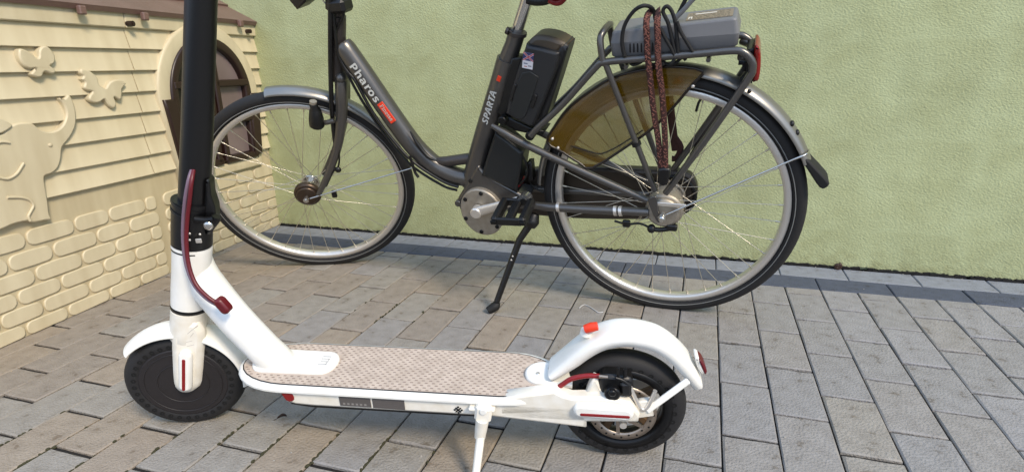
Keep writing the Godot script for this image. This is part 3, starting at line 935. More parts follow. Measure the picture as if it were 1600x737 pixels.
	box(s, Transform3D(Basis.IDENTITY, Vector3(0.1219, 0.3468, 0.0450)), Vector3(0.016, 0.026, 0.012), 0.003)
	mesh("brake_arm", s, M.black, steer)
	# --- head tube, stem and handlebar
	var head := [Vector3(-0.9238, 0.8435, 0.0000), Vector3(-0.9437, 0.7849, 0.0000), Vector3(-0.9670, 0.7164, 0.0000), Vector3(-0.9795, 0.6733, 0.0000)]
	part_tube("head_tube", head, [0.0225, 0.0225, 0.021, 0.022], M.frame_dark, bike, 18, 1)
	var top: Vector3 = head[0]; var axis: Vector3 = (head[0] - head[3]).normalized()
	part_tube("stem", [top - axis * 0.01, top + axis * 0.17], 0.0165, M.frame_dark, bike, 16, 1)
	s = surf()
	tube(s, [Vector3(-0.9088, 0.8933, 0.0000), Vector3(-0.9204, 0.8593, 0.0000)], 0.029, 16, 1)
	box(s, Transform3D(Basis.IDENTITY, Vector3(-0.8966, 0.8703, 0.0120)), Vector3(0.05, 0.035, 0.05), 0.008)
	mesh("headset_clamp", s, M.black, bike)
	var hb := top + axis * 0.17
	s = surf()
	tube(s, [hb + Vector3(0.16, -0.02, 0.30), hb + Vector3(0.06, 0.02, 0.27), hb + Vector3(-0.02, 0.01, 0.14), hb, hb + Vector3(-0.02, 0.01, -0.14), hb + Vector3(0.06, 0.02, -0.27), hb + Vector3(0.16, -0.02, -0.30)], 0.011, 12, 5)
	mesh("handlebar", s, M.frame_dark, bike)
	for z in [-1, 1]:
		s = surf()
		tube(s, [hb + Vector3(0.06, 0.021, 0.27 * z), hb + Vector3(0.17, -0.022, 0.302 * z)], 0.016, 12)
		mesh("grip", s, M.rubber, bike)
	# square headlamp seen by its lower corner
	var hl := node("headlamp", bike)
	s = surf()
	prism(s, [Vector2(-1.0279, 0.9221), Vector2(-0.9712, 0.9093), Vector2(-0.9905, 0.8852), Vector2(-1.0236, 0.8693), Vector2(-1.0382, 0.8910)], -0.03, 0.03, 0.004, 0.004)
	mesh("housing", s, M.black, hl)
	part_tube("bracket", [Vector3(-0.9887, 0.9010, 0.0000), Vector3(-0.9511, 0.8925, 0.0000), Vector3(-0.9226, 0.8878, 0.0000)], 0.006, M.black, hl, 8, 2)
	part_tube("cable", [Vector3(-0.9492, 0.8945, 0.0100), Vector3(-0.9463, 0.8803, 0.0100), Vector3(-0.9363, 0.8687, 0.0100), Vector3(-0.9247, 0.8618, 0.0100)], 0.0018, M.alu_dull, hl, 6, 3)
	# --- frame tubes
	part_tube("down_tube", [Vector3(-0.9339, 0.7711, 0.0000), Vector3(-0.9251, 0.7538, 0.0000), Vector3(-0.8853, 0.6760, 0.0000), Vector3(-0.8420, 0.5880, 0.0000), Vector3(-0.7932, 0.4945, 0.0000), Vector3(-0.7583, 0.4477, 0.0000), Vector3(-0.7165, 0.4109, 0.0000), Vector3(-0.6674, 0.3887, 0.0000), Vector3(-0.6221, 0.3809, 0.0000)], [0.024, 0.029, 0.029, 0.029, 0.029, 0.028, 0.027, 0.026, 0.025], M.frame, bike, 22, 5)
	s = surf()
	tube(s, [Vector3(-0.7668, 0.5340, 0.0270), Vector3(-0.7531, 0.4980, 0.0270), Vector3(-0.7294, 0.4597, 0.0270), Vector3(-0.7001, 0.4451, 0.0270)], [0.002, 0.006, 0.006, 0.002], 10, 4)
	mesh("cable_cover", s, M.black, bike)
	part_tube("brace_tube", [Vector3(-0.7381, 0.4262, 0.0000), Vector3(-0.6832, 0.4327, 0.0000), Vector3(-0.5965, 0.4483, 0.0000)], 0.0155, M.frame_dark, bike, 14, 1)
	s = surf()
	tube(s, [Vector3(-0.7274, 0.4275, 0.0000), Vector3(-0.7189, 0.4287, 0.0000)], 0.0175, 16)
	mesh("brace_collar", s, M.alu, bike)
	part_tube("seat_tube", [Vector3(-0.4621, 0.7195, 0.0000), Vector3(-0.4872, 0.6620, 0.0000), Vector3(-0.5260, 0.5801, 0.0000), Vector3(-0.5712, 0.4839, 0.0000), Vector3(-0.6068, 0.4000, 0.0000), Vector3(-0.6200, 0.3582, 0.0000)], [0.0265, 0.0275, 0.028, 0.028, 0.029, 0.029], M.frame, bike, 20, 3)
	part_tube("seat_lug", [Vector3(-0.4290, 0.7827, 0.0000), Vector3(-0.4426, 0.7530, 0.0000), Vector3(-0.4646, 0.7133, 0.0000)], [0.0205, 0.021, 0.0225], M.frame, bike, 18, 1)
	part_tube("seat_post", [Vector3(-0.3777, 0.8983, 0.0000), Vector3(-0.3988, 0.8476, 0.0000), Vector3(-0.4288, 0.7841, 0.0000)], 0.0145, M.chrome, bike, 16, 1)
	s = surf()
	tube(s, [Vector3(-0.4272, 0.7859, 0.0040), Vector3(-0.4298, 0.7778, 0.0040)], 0.0245, 18, 1)
	tube(s, [Vector3(-0.4463, 0.7919, 0.0160), Vector3(-0.4346, 0.7826, 0.0160), Vector3(-0.4275, 0.7750, 0.0160)], 0.0065, 10, 2)
	tube(s, [Vector3(-0.4471, 0.7935, 0.0220), Vector3(-0.4411, 0.7903, 0.0220)], 0.009, 10, 1)
	mesh("seat_clamp", s, M.frame_dark, bike)
	# saddle, mostly above the picture
	s = surf()
	var sp := Vector3(-0.3599, 0.8648, 0.0000)
	var sad := []
	for q in [[-0.150, 0.022, 0.020], [-0.10, 0.028, 0.024], [-0.02, 0.045, 0.028], [0.05, 0.085, 0.032], [0.10, 0.10, 0.034], [0.125, 0.085, 0.028]]: sad.append(q)
	for i in sad.size() - 1:
		for j in 16:
			var q4 := []
			for e in [[0, 0], [0, 1], [1, 1], [1, 0]]:
				var d: Array = sad[i + e[0]]; var t: float = TAU * ((j + e[1]) % 16) / 16.0
				q4.append(sp + Vector3(d[0], sin(t) * d[2] + 0.03, cos(t) * d[1]))
			quad(s, q4[0], q4[1], q4[2], q4[3], 0)
	ball(s, sp + Vector3(0.125, 0.03, 0), Vector3(0.02, 0.028, 0.085))
	ball(s, sp + Vector3(-0.15, 0.03, 0), Vector3(0.016, 0.02, 0.022))
	mesh("saddle", s, M.black, bike)
	s = surf()
	tube(s, [Vector3(-0.3336, 0.8561, 0.0300), Vector3(-0.3193, 0.8499, 0.0300), Vector3(-0.3075, 0.8507, 0.0300), Vector3(-0.2982, 0.8582, 0.0300)], 0.007, 10, 3)
	mesh("saddle_bumper", s, M.red_dull, bike)
	s = surf()
	tube(s, [Vector3(-0.3877, 0.8583, 0.0200), Vector3(-0.3700, 0.8532, 0.0200), Vector3(-0.3458, 0.8533, 0.0200), Vector3(-0.3303, 0.8592, 0.0200)], 0.010, 10, 3)
	mesh("saddle_rail", s, M.black, bike)
	# lettering and the red badge on the tubes
	var d0 := [Vector3(-0.8989, 0.7242, 0.0292), Vector3(-0.8463, 0.6212, 0.0292)]
	lettering("tube_lettering", "Pharos", "Droid Sans", 0.0205, along(d0[0], d0[1], Vector3(0.35, -0.1, 1), 0.001), M.letter, bike, true, 1.3)
	var d1 := [Vector3(-0.8412, 0.6161, 0.0300), Vector3(-0.8113, 0.5609, 0.0300)]
	s = surf()
	bar(s, d1[0], d1[1], 0.019, 0.003, Vector3(0.3, -0.1, 1), 0.001)
	mesh("badge", s, M.orange, bike)
	lettering("badge_lettering", "Finesse", "Droid Serif", 0.0098, along(d1[0], d1[1], Vector3(0.3, -0.1, 1), 0.0022), M.letter, bike, false, 1.1)
	var d2 := [Vector3(-0.5443, 0.5448, 0.0275), Vector3(-0.4899, 0.6665, 0.0275)]
	lettering("tube_lettering", "SPARTA", "Droid Sans", 0.0200, along(d2[0], d2[1], Vector3(-0.4, -0.1, 1), 0.0012), M.letter, bike, true, 1.0)
	var d3 := [Vector3(-0.4836, 0.6730, 0.0278), Vector3(-0.4767, 0.6858, 0.0278)]
	s = surf()
	bar(s, d3[0], d3[1], 0.010, 0.002, Vector3(0, 0, 1), 0.0005)
	mesh("badge", s, M.orange, bike)
	# --- drive unit
	var du := node("drive_unit", bike)
	s = surf()
	prism(s, round2([Vector2(-0.5892, 0.4280), Vector2(-0.5743, 0.4365), Vector2(-0.5601, 0.4177), Vector2(-0.4646, 0.3559), Vector2(-0.4439, 0.3413), Vector2(-0.4807, 0.3181), Vector2(-0.5141, 0.2988), Vector2(-0.5402, 0.2538), Vector2(-0.5687, 0.2248), Vector2(-0.6104, 0.2207), Vector2(-0.6455, 0.2576), Vector2(-0.6634, 0.3170), Vector2(-0.6396, 0.3565)], 3), -0.035, 0.030, 0.008, 0.004)
	mesh("housing", s, M.frame, du)
	s = surf()
	var dc := Vector3(-0.5831, 0.2968, 0.0360)
	disc(s, dc, 0.076, 0.020, 40, 0.004, 0.86, 1.0)
	mesh("cover", s, M.alu_dull, du)
	for k in 6:
		var a := 0.35 + TAU * k / 6.0
		s = surf()
		disc(s, dc + Vector3(cos(a) * 0.065 * 0.86, sin(a) * 0.065, 0.0105), 0.0062, 0.005, 12, 0.001)
		disc(s, dc + Vector3(cos(a) * 0.065 * 0.86, sin(a) * 0.065, 0.0135), 0.003, 0.003, 6, 0.0005)
		mesh("bolt", s, M.steel_dark, du)
	s = surf()
	disc(s, Vector3(-0.6571, 0.3175, 0.0300), 0.010, 0.02, 14, 0.002)
	mesh("lug", s, M.frame, du)
	s = surf()
	disc(s, Vector3(-0.6071, 0.3899, 0.0312), 0.006, 0.003, 12, 0.0005)
	mesh("plug", s, M.black, du)
	# crank and pedal on the near side
	var cr := node("crank", bike)
	var c0 := Vector3(-0.5881, 0.3096, 0.0620)
	var c1 := Vector3(-0.4299, 0.3718, 0.0720)
	s = surf()
	tube(s, [c0, c0.lerp(c1, 0.5), c1], [0.0165, 0.012, 0.011], 14, 4, true, 0.6)
	disc(s, c0, 0.017, 0.026, 20, 0.004)
	mesh("arm", s, M.alu, cr)
	s = surf()
	tube(s, [c1 + Vector3(0, 0, -0.006), c1 + Vector3(0, 0, 0.016)], 0.017, 16)
	mesh("eye", s, M.chrome, cr)
	s = surf()
	disc(s, c1 + Vector3(0, 0, 0.018), 0.010, 0.006, 16, 0.001)
	mesh("eye_cap", s, M.black, cr)
	var pd := node("pedal", bike)
	var pc := Vector3(-0.4488, 0.3599, 0.1250)
	var ptf := Transform3D(Basis(Vector3(1, 0, 0), 0.14) * Basis(Vector3(0, 0, 1), 0.05), pc)
	for sx in [-1, 1]:
		s = surf()
		box(s, ptf * Transform3D(Basis.IDENTITY, Vector3(sx * 0.038, 0, 0)), Vector3(0.020, 0.026, 0.092), 0.005)
		mesh("tread_block", s, M.black, pd)
	for sz in [-1, 1]:
		s = surf()
		box(s, ptf * Transform3D(Basis.IDENTITY, Vector3(0, -0.001, sz * 0.041)), Vector3(0.07, 0.024, 0.010), 0.003)
		mesh("end_plate", s, M.black, pd)
	s = surf()
	tube(s, [ptf * Vector3(0, 0, -0.055), ptf * Vector3(0, 0, 0.04)], 0.009, 12)
	box(s, ptf * Transform3D(Basis.IDENTITY, Vector3(0, 0, 0)), Vector3(0.024, 0.016, 0.08), 0.004)
	mesh("axle_housing", s, M.black, pd)
	for sx in [-1, 1]:
		s = surf()
		box(s, ptf * Transform3D(Basis.IDENTITY, Vector3(sx * 0.040, -0.001, 0.0475)), Vector3(0.016, 0.012, 0.004), 0.001)
		mesh("reflector", s, M.steel_dark, pd)
	# --- controller box behind the seat tube, battery and its holder
	s = surf()
	prism(s, round2([Vector2(-0.5141, 0.5326), Vector2(-0.5042, 0.5382), Vector2(-0.4464, 0.4894), Vector2(-0.4410, 0.4750), Vector2(-0.4699, 0.3743), Vector2(-0.4785, 0.3657), Vector2(-0.5618, 0.4064), Vector2(-0.5676, 0.4179)], 2), -0.035, 0.034, 0.008, 0.004)
	mesh("controller_box", s, M.controller, bike)
	s = surf()
	tube(s, [Vector3(-0.4754, 0.5007, 0.0300), Vector3(-0.4684, 0.4715, 0.0300), Vector3(-0.4654, 0.4379, 0.0300), Vector3(-0.4736, 0.4028, 0.0300)], 0.003, 8, 4)
	tube(s, [Vector3(-0.4505, 0.4846, 0.0250), Vector3(-0.4392, 0.4592, 0.0250), Vector3(-0.4346, 0.4369, 0.0250), Vector3(-0.4414, 0.4098, 0.0250), Vector3(-0.4627, 0.3851, 0.0250)], 0.003, 8, 4)
	tube(s, [Vector3(-0.4443, 0.3928, 0.0000), Vector3(-0.4357, 0.3695, 0.0000), Vector3(-0.4079, 0.3513, 0.0000), Vector3(-0.3644, 0.3442, 0.0000)], 0.0025, 8, 4)
	mesh("wire", s, M.black, bike)
	part_tube("wire", [Vector3(-0.4470, 0.4069, 0.0200), Vector3(-0.4564, 0.3907, 0.0200), Vector3(-0.4734, 0.3739, 0.0200), Vector3(-0.4861, 0.3631, 0.0200)], 0.0035, M.red_dull, bike, 8, 4)
	s = surf()
	prism(s, [Vector2(-0.4366, 0.4494), Vector2(-0.4237, 0.4518), Vector2(-0.4242, 0.3985), Vector2(-0.4378, 0.3918)], -0.005, 0.022, 0.003)
	mesh("connector", s, M.black, bike)
	var bat := node("battery", bike)
	s = surf()
	prism(s, [Vector2(-0.4438, 0.7267), Vector2(-0.4176, 0.7261), Vector2(-0.4421, 0.6490), Vector2(-0.4842, 0.5676), Vector2(-0.5026, 0.5882)], -0.02, 0.02, 0.004)
	mesh("mounting_rail", s, M.black, bat)
	s = surf()
	prism(s, round2([Vector2(-0.3973, 0.7570), Vector2(-0.3874, 0.7611), Vector2(-0.3241, 0.7448), Vector2(-0.3186, 0.7374), Vector2(-0.3276, 0.7034), Vector2(-0.3920, 0.5725), Vector2(-0.4016, 0.5622), Vector2(-0.4133, 0.5636), Vector2(-0.4629, 0.5918), Vector2(-0.4649, 0.6019), Vector2(-0.4438, 0.6578)], 2), -0.045, 0.045, 0.006, 0.006)
	mesh("case", s, M.battery, bat)
	s = surf()
	prism(s, round2([Vector2(-0.3297, 0.7370), Vector2(-0.3094, 0.7598), Vector2(-0.3008, 0.7538), Vector2(-0.3016, 0.7422), Vector2(-0.3577, 0.6029), Vector2(-0.3735, 0.5760), Vector2(-0.3990, 0.5585), Vector2(-0.3945, 0.5689)], 2), -0.043, 0.030, 0.008, 0.006)
	mesh("case_back", s, M.battery, bat)
	s = surf()
	prism(s, round2([Vector2(-0.4027, 0.7544), Vector2(-0.3881, 0.7716), Vector2(-0.3715, 0.7797), Vector2(-0.3439, 0.7774), Vector2(-0.3173, 0.7678), Vector2(-0.3002, 0.7543), Vector2(-0.3097, 0.7488), Vector2(-0.3293, 0.7346), Vector2(-0.3642, 0.7444)], 2), -0.040, 0.030, 0.010, 0.006)
	mesh("cap", s, M.battery_cap, bat)
	s = surf()
	prism(s, round2([Vector2(-0.4103, 0.6988), Vector2(-0.3756, 0.6922), Vector2(-0.3738, 0.6798), Vector2(-0.4039, 0.6128), Vector2(-0.4243, 0.5825), Vector2(-0.4542, 0.6024)], 2), 0.044, 0.0475, 0.001)
	mesh("lid", s, M.controller, bat)
	s = surf()
	bar(s, Vector3(-0.3953, 0.6132, 0.0470), Vector3(-0.3803, 0.6456, 0.0470), 0.008, 0.006, Vector3(0, 0, 1), 0.001)
	bar(s, Vector3(-0.4486, 0.6293, 0.0470), Vector3(-0.4297, 0.6712, 0.0470), 0.006, 0.006, Vector3(0, 0, 1), 0.001)
	mesh("latch", s, M.black, bat)
	# a small flag-like sticker
	var im := Image.create(32, 40, false, Image.FORMAT_RGB8)
	im.fill(Color(0.78, 0.78, 0.80))
	for y in 20:
		for x in 32:
			var d := absf(x / 32.0 - y / 20.0); var e := absf(x / 32.0 - 1.0 + y / 20.0)
			var c := Color(0.20, 0.20, 0.38)
			if minf(d, e) < 0.14: c = Color(0.75, 0.74, 0.76)
			if minf(d, e) < 0.07: c = Color(0.62, 0.14, 0.18)
			im.set_pixel(x, y, c)
	im.fill_rect(Rect2i(4, 26, 12, 3), Color(0.4, 0.42, 0.5)); im.fill_rect(Rect2i(18, 31, 10, 3), Color(0.45, 0.45, 0.5)); im.fill_rect(Rect2i(6, 34, 9, 2), Color(0.6, 0.3, 0.3))
	plate("sticker", along(Vector3(-0.4005, 0.7289, 0.0454), Vector3(-0.3850, 0.7256, 0.0454), Vector3(0, 0, 1)), Vector2(0.026, 0.038), print_mat(im), bat)
	s = surf()
	prism(s, [Vector2(-0.4954, 0.5639), Vector2(-0.4755, 0.5799), Vector2(-0.4094, 0.5498), Vector2(-0.3761, 0.5400), Vector2(-0.3876, 0.5275), Vector2(-0.4560, 0.5400)], -0.03, 0.025, 0.004)
	mesh("battery_tray", s, M.black, bike)
	s = surf()
	disc(s, Vector3(-0.4806, 0.5759, 0.0360), 0.011, 0.02, 16, 0.002)
	mesh("pivot", s, M.steel_dark, bike)
	s = surf()
	disc(s, Vector3(-0.4109, 0.5356, 0.0360), 0.012, 0.02, 16, 0.002)
	mesh("pivot", s, M.steel_dark, bike)
	# --- rear stays
	var st0 := [Vector3(-0.5108, 0.5635, 0.0450), Vector3(-0.4781, 0.5449, 0.0450), Vector3(-0.4259, 0.5145, 0.0450), Vector3(-0.2709, 0.4403, 0.0450), Vector3(-0.1158, 0.3714, 0.0450)]
	part_tube("seat_stay", st0, [0.006, 0.0098, 0.0098, 0.0098, 0.009], M.frame, bike, 14, 2)
	part_tube("seat_stay", mirror(st0), [0.006, 0.0098, 0.0098, 0.0098, 0.009], M.frame, bike, 14, 2)
	var cs := [Vector3(-0.4827, 0.3405, 0.0480), Vector3(-0.4313, 0.3343, 0.0480), Vector3(-0.2675, 0.3351, 0.0480), Vector3(-0.1121, 0.3399, 0.0480)]
	part_tube("chain_stay", cs, 0.0115, M.frame, bike, 14, 2)
	part_tube("chain_stay", mirror(cs), 0.0115, M.frame, bike, 14, 2)
	for p in [Vector3(-0.3496, 0.3356, 0.0480), Vector3(-0.1966, 0.3369, 0.0480), Vector3(-0.1834, 0.3368, 0.0480)]:
		s = surf()
		tube(s, [p - Vector3(0.004, 0.0005, 0), p + Vector3(0.004, 0.0005, 0)], 0.0135, 16)
		mesh("clamp_ring", s, M.alu, bike)
	var dp := [Vector2(-0.1130, 0.3779), Vector2(-0.1037, 0.3895), Vector2(-0.0913, 0.3885), Vector2(-0.0878, 0.3504), Vector2(-0.0796, 0.3268), Vector2(-0.0874, 0.3167), Vector2(-0.1003, 0.3401)]
	for z in [-0.058, 0.054]:
		s = surf()
		prism(s, round2(dp, 2), z, z + 0.005, 0.0015)
		mesh("dropout", s, M.frame, bike)
	s = surf()
	bar(s, Vector3(-0.0924, 0.3696, 0.0550), Vector3(-0.0220, 0.3677, 0.0550), 0.010, 0.004, Vector3(0, 0, 1), 0.001)
	mesh("torque_arm", s, M.alu, bike)
	s = surf()
	tube(s, [Vector3(-0.1052, 0.2921, 0.0500), Vector3(-0.0859, 0.2900, 0.0500), Vector3(-0.0606, 0.2963, 0.0500), Vector3(-0.0481, 0.2994, 0.0500)], 0.0065, 10, 2)
	ball(s, Vector3(-0.1052, 0.2921, 0.0500), Vector3(0.011, 0.012, 0.012))
	box(s, Transform3D(Basis.IDENTITY, Vector3(-0.0544, 0.3007, 0.0500)), Vector3(0.026, 0.018, 0.014), 0.003)
	tube(s, [Vector3(-0.2015, 0.3036, 0.0450), Vector3(-0.1682, 0.2968, 0.0450), Vector3(-0.1352, 0.3017, 0.0450), Vector3(-0.1060, 0.2889, 0.0450)], 0.003, 8, 3)
	box(s, Transform3D(Basis.IDENTITY, Vector3(-0.1699, 0.2986, 0.0450)), Vector3(0.02, 0.02, 0.012), 0.003)
	mesh("brake_arm", s, M.black, bike)
	s = surf()
	prism(s, round2([Vector2(-0.3850, 0.4020), Vector2(-0.2696, 0.4075), Vector2(-0.1011, 0.4083), Vector2(-0.0467, 0.4073), Vector2(-0.0179, 0.3942), Vector2(-0.0037, 0.3581), Vector2(-0.0083, 0.3160), Vector2(-0.0330, 0.2827), Vector2(-0.0994, 0.2610), Vector2(-0.2773, 0.2456), Vector2(-0.4106, 0.2428), Vector2(-0.5507, 0.2489), Vector2(-0.5742, 0.2869), Vector2(-0.5548, 0.3356), Vector2(-0.4933, 0.3805)], 3), -0.075, -0.045, 0.008, 0.004)
	mesh("chain_case", s, M.chaincase, bike)
	s = surf()
	hoop(s, Vector2(rc.x + 0.012, rc.y), 1, 1, circle_prof(0.056, -0.042, 0.006, 0.006, 8), 0, TAU, 36)
	mesh("chain_case_ring", s, M.steel_dark, bike)
	# kickstand
	var ks := node("kickstand", bike)
	var foot := Vector3(-0.5268, 0.0583, 0.1906)
	var khead := Vector3(-0.4286, 0.2876, 0.0550)
	s = surf()
	tube(s, [khead + Vector3(0.006, 0.02, -0.01), khead, khead + Vector3(-0.004, -0.014, 0.006)], [0.014, 0.021, 0.014], 14, 4)
	mesh("pivot_head", s, M.black, ks)
	var kn := Vector3(-0.4635, 0.2379, 0.0750)
	part_tube("leg", [khead, kn, kn.lerp(foot, 0.85)], [0.011, 0.0098, 0.0085], M.black, ks, 12, 1)
	var kf := kn.lerp(foot, 0.86)
	part_tube("foot", [kf, kf.lerp(foot, 0.35), foot + Vector3(-0.012, 0.008, 0.006)], [0.010, 0.014, 0.011], M.rubber, ks, 12, 3)
	s = surf()
	for q in [0.22, 0.27]:
		ball(s, kn.lerp(foot, q) + Vector3(0.0, 0, 0.0075), Vector3(0.004, 0.006, 0.002))
	mesh("chipped_paint", s, M.alu, ks)
	# --- rear mudguard
	var mg := node("rear_mudguard", bike)
	s = surf()
	var mp := []
	for k in 11:
		var t := -1.2 + 2.4 * k / 10.0
		mp.append(Vector2(0.3395 + 0.026 * cos(t), 0.034 * sin(t)))
	for k in range(10, -1, -1):
		var t := -1.2 + 2.4 * k / 10.0
		mp.append(Vector2(0.338 + 0.026 * cos(t), 0.033 * sin(t)))
	hoop(s, rc, rsx * 1.0, rsy * 1.0, mp, deg_to_rad(23), deg_to_rad(172), 72)
	mesh("guard", s, M.mudguard, mg)
	s = surf()
	prism(s, round2([Vector2(0.2154, 0.4941), Vector2(0.2317, 0.4885), Vector2(0.2437, 0.4763), Vector2(0.2774, 0.4394), Vector2(0.2817, 0.4282), Vector2(0.2751, 0.4196), Vector2(0.2645, 0.4206), Vector2(0.2451, 0.4474)], 2), -0.028, 0.028, 0.004, 0.004)
	mesh("mud_flap", s, M.rubber, mg)
	part_tube("stay", [Vector3(rc.x + 0.01, rc.y + 0.004, 0.062)] + [Vector3(0.2010, 0.4943, 0.0380), Vector3(0.2201, 0.5044, 0.0380), Vector3(0.2312, 0.5041, 0.0200), Vector3(0.2339, 0.5011, 0.0000)], 0.0024, M.chrome, mg, 8, 1)
	s = surf()
	disc(s, Vector3(0.0967, 0.6478, 0.0340), 0.0045, 0.006, 12, 0.002)
	mesh("bolt", s, M.black, mg)
	s = surf()
	ball(s, Vector3(0.1904, 0.5676, 0.0120), Vector3(0.005, 0.007, 0.008)); ball(s, Vector3(0.2031, 0.5469, 0.0120), Vector3(0.005, 0.007, 0.008))
	mesh("rear_bolt", s, M.black, mg)
	# --- amber skirt guard with its dark edge
	var sg := node("skirt_guard", bike)
	var outline := round2([Vector2(-0.3662, 0.5203), Vector2(-0.3404, 0.5655), Vector2(-0.3012, 0.6120), Vector2(-0.2521, 0.6499), Vector2(-0.1969, 0.6828), Vector2(-0.1335, 0.6995), Vector2(-0.0646, 0.7069), Vector2(-0.0004, 0.6961), Vector2(-0.0203, 0.6668), Vector2(-0.0624, 0.6108), Vector2(-0.1048, 0.5637), Vector2(-0.1572, 0.5217), Vector2(-0.2528, 0.4541), Vector2(-0.2867, 0.4668), Vector2(-0.3264, 0.4935)], 3)
	s = surf()
	prism(s, outline, 0.0405, 0.0425)
	mesh("screen", s, M.amber, sg)
	s = surf()
	var op := []
	for q in outline: op.append(Vector3(q.x, q.y, 0.042))
	op.append(op[0])
	tube(s, op, 0.0034, 8, 1, false)
	mesh("edge", s, M.amber_dark, sg)
	part_tube("crease", [Vector3(-0.3045, 0.5127, 0.0440), Vector3(-0.2597, 0.5004, 0.0440), Vector3(-0.2278, 0.4947, 0.0440), Vector3(-0.1799, 0.5202, 0.0440), Vector3(-0.1265, 0.5593, 0.0440)], 0.0016, M.amber_dark, sg, 6, 3)
	for p in [Vector3(-0.3509, 0.5308, 0.0450), Vector3(-0.0186, 0.6635, 0.0450), Vector3(-0.3379, 0.5068, 0.0450)]:
		s = surf()
		ball(s, p, Vector3(0.004, 0.004, 0.003))
		mesh("rivet", s, M.alu, sg)
	# --- carrier
	var rk := node("carrier", bike)
	var near_rail := [Vector3(-0.4027, 0.5437, 0.0580), Vector3(-0.3820, 0.5646, 0.0580), Vector3(-0.3114, 0.6276, 0.0580), Vector3(-0.2303, 0.7119, 0.0580), Vector3(-0.2066, 0.7244, 0.0580), Vector3(-0.1306, 0.7299, 0.0580), Vector3(0.0013, 0.7390, 0.0580), Vector3(0.0573, 0.7428, 0.0580), Vector3(0.0784, 0.7384, 0.0580), Vector3(0.0943, 0.7224, 0.0580), Vector3(0.0984, 0.7039, 0.0580), Vector3(0.0884, 0.6771, 0.0580), Vector3(0.0113, 0.5389, 0.0580), Vector3(-0.0709, 0.4016, 0.0580)]
	part_tube("side_rail", near_rail, 0.0080, M.frame, rk, 14, 4)
	part_tube("side_rail", mirror(near_rail), 0.0080, M.frame, rk, 14, 4)
	var st1 := [Vector3(-0.2067, 0.7216, 0.0580), Vector3(-0.1537, 0.5694, 0.0580), Vector3(-0.0953, 0.4071, 0.0580)]
	part_tube("strut", st1, 0.0070, M.frame, rk, 12, 1)
	part_tube("strut", mirror(st1), 0.0070, M.frame, rk, 12, 1)
	s = surf()
	tube(s, [Vector3(-0.1414, 0.5343, 0.0580), Vector3(-0.1385, 0.5262, 0.0580)], 0.0115, 12)
	mesh("strut_collar", s, M.black, rk)
	var fr := Vector3(-0.2123, 0.7246, 0.0580)
	part_tube("front_hoop", [fr, fr + Vector3(-0.006, 0.045, -0.01), fr + Vector3(-0.002, 0.06, -0.03), fr + Vector3(0.0, 0.06, -0.086), fr + Vector3(-0.004, 0.045, -0.106), fr + Vector3(0, 0, -0.116)], 0.0078, M.frame, rk, 12, 5)
	for p in [Vector3(-0.1620, 0.7115, 0.0000), Vector3(-0.0838, 0.7170, 0.0000), Vector3(0.0108, 0.7231, 0.0000)]:
		part_tube("cross_bar", [Vector3(p.x, p.y, 0.056), Vector3(p.x, p.y, -0.056)], 0.005, M.frame, rk, 10, 1)
	var rr := Vector3(0.0916, 0.7250, 0.0580)
	part_tube("rear_hoop", [rr + Vector3(-0.02, 0.004, 0), rr + Vector3(0.0, 0.0, -0.02), rr + Vector3(0.004, 0.0, -0.058), rr + Vector3(0.0, 0.0, -0.096), rr + Vector3(-0.02, 0.004, -0.116)], 0.0075, M.frame, rk, 12, 4)
	# rear light with bracket
	var rl := node("rear_light", bike)
	s = surf()
	prism(s, round2([Vector2(0.0989, 0.7464), Vector2(0.1065, 0.7436), Vector2(0.1115, 0.7290), Vector2(0.1141, 0.7023), Vector2(0.1129, 0.6764), Vector2(0.1070, 0.6723), Vector2(0.1006, 0.6724), Vector2(0.0998, 0.7093)], 2), -0.045, 0.048, 0.008, 0.006)
	mesh("lens", s, M.red_lens, rl)
	s = surf()
	prism(s, [Vector2(0.0844, 0.7373), Vector2(0.0991, 0.7409), Vector2(0.1001, 0.7032), Vector2(0.1009, 0.6657), Vector2(0.0901, 0.6714), Vector2(0.0842, 0.7103)], -0.04, 0.04, 0.004, 0.004)
	mesh("housing", s, M.steel_dark, rl)
	s = surf()
	prism(s, [Vector2(0.0771, 0.7111), Vector2(0.0922, 0.7108), Vector2(0.0941, 0.6890), Vector2(0.0789, 0.6892)], -0.01, 0.03, 0.003)
	tube(s, [Vector3(0.0700, 0.7089, 0.0300), Vector3(0.0826, 0.7087, 0.0300)], 0.005, 8)
	tube(s, [Vector3(0.0919, 0.6798, 0.0000), Vector3(0.0804, 0.6630, 0.0000), Vector3(0.0682, 0.6517, 0.0000)], 0.007, 8, 2)
	mesh("bracket", s, M.steel_dark, rl)
	# --- hoses and cables
	part_tube("hose", [Vector3(-0.9045, 0.9023, 0.0300), Vector3(-0.9248, 0.8443, 0.0300), Vector3(-0.9543, 0.7599, 0.0300), Vector3(-0.9890, 0.6544, 0.0300), Vector3(-1.0109, 0.5789, 0.0300), Vector3(-1.0262, 0.5153, 0.0300), Vector3(-1.0320, 0.4783, 0.0300)], 0.0068, M.black, bike, 10, 4)
	part_tube("cable", [Vector3(-0.9123, 0.8711, 0.0260), Vector3(-0.9204, 0.8303, 0.0260), Vector3(-0.9275, 0.7981, 0.0260), Vector3(-0.9343, 0.7480, 0.0260), Vector3(-0.9243, 0.7098, 0.0260), Vector3(-0.9025, 0.6742, 0.0260), Vector3(-0.8770, 0.5940, 0.0260), Vector3(-0.8365, 0.5146, 0.0260), Vector3(-0.7819, 0.4410, 0.0260), Vector3(-0.7013, 0.3838, 0.0260), Vector3(-0.6517, 0.3660, 0.0260)], 0.0045, M.black, bike, 8, 5)
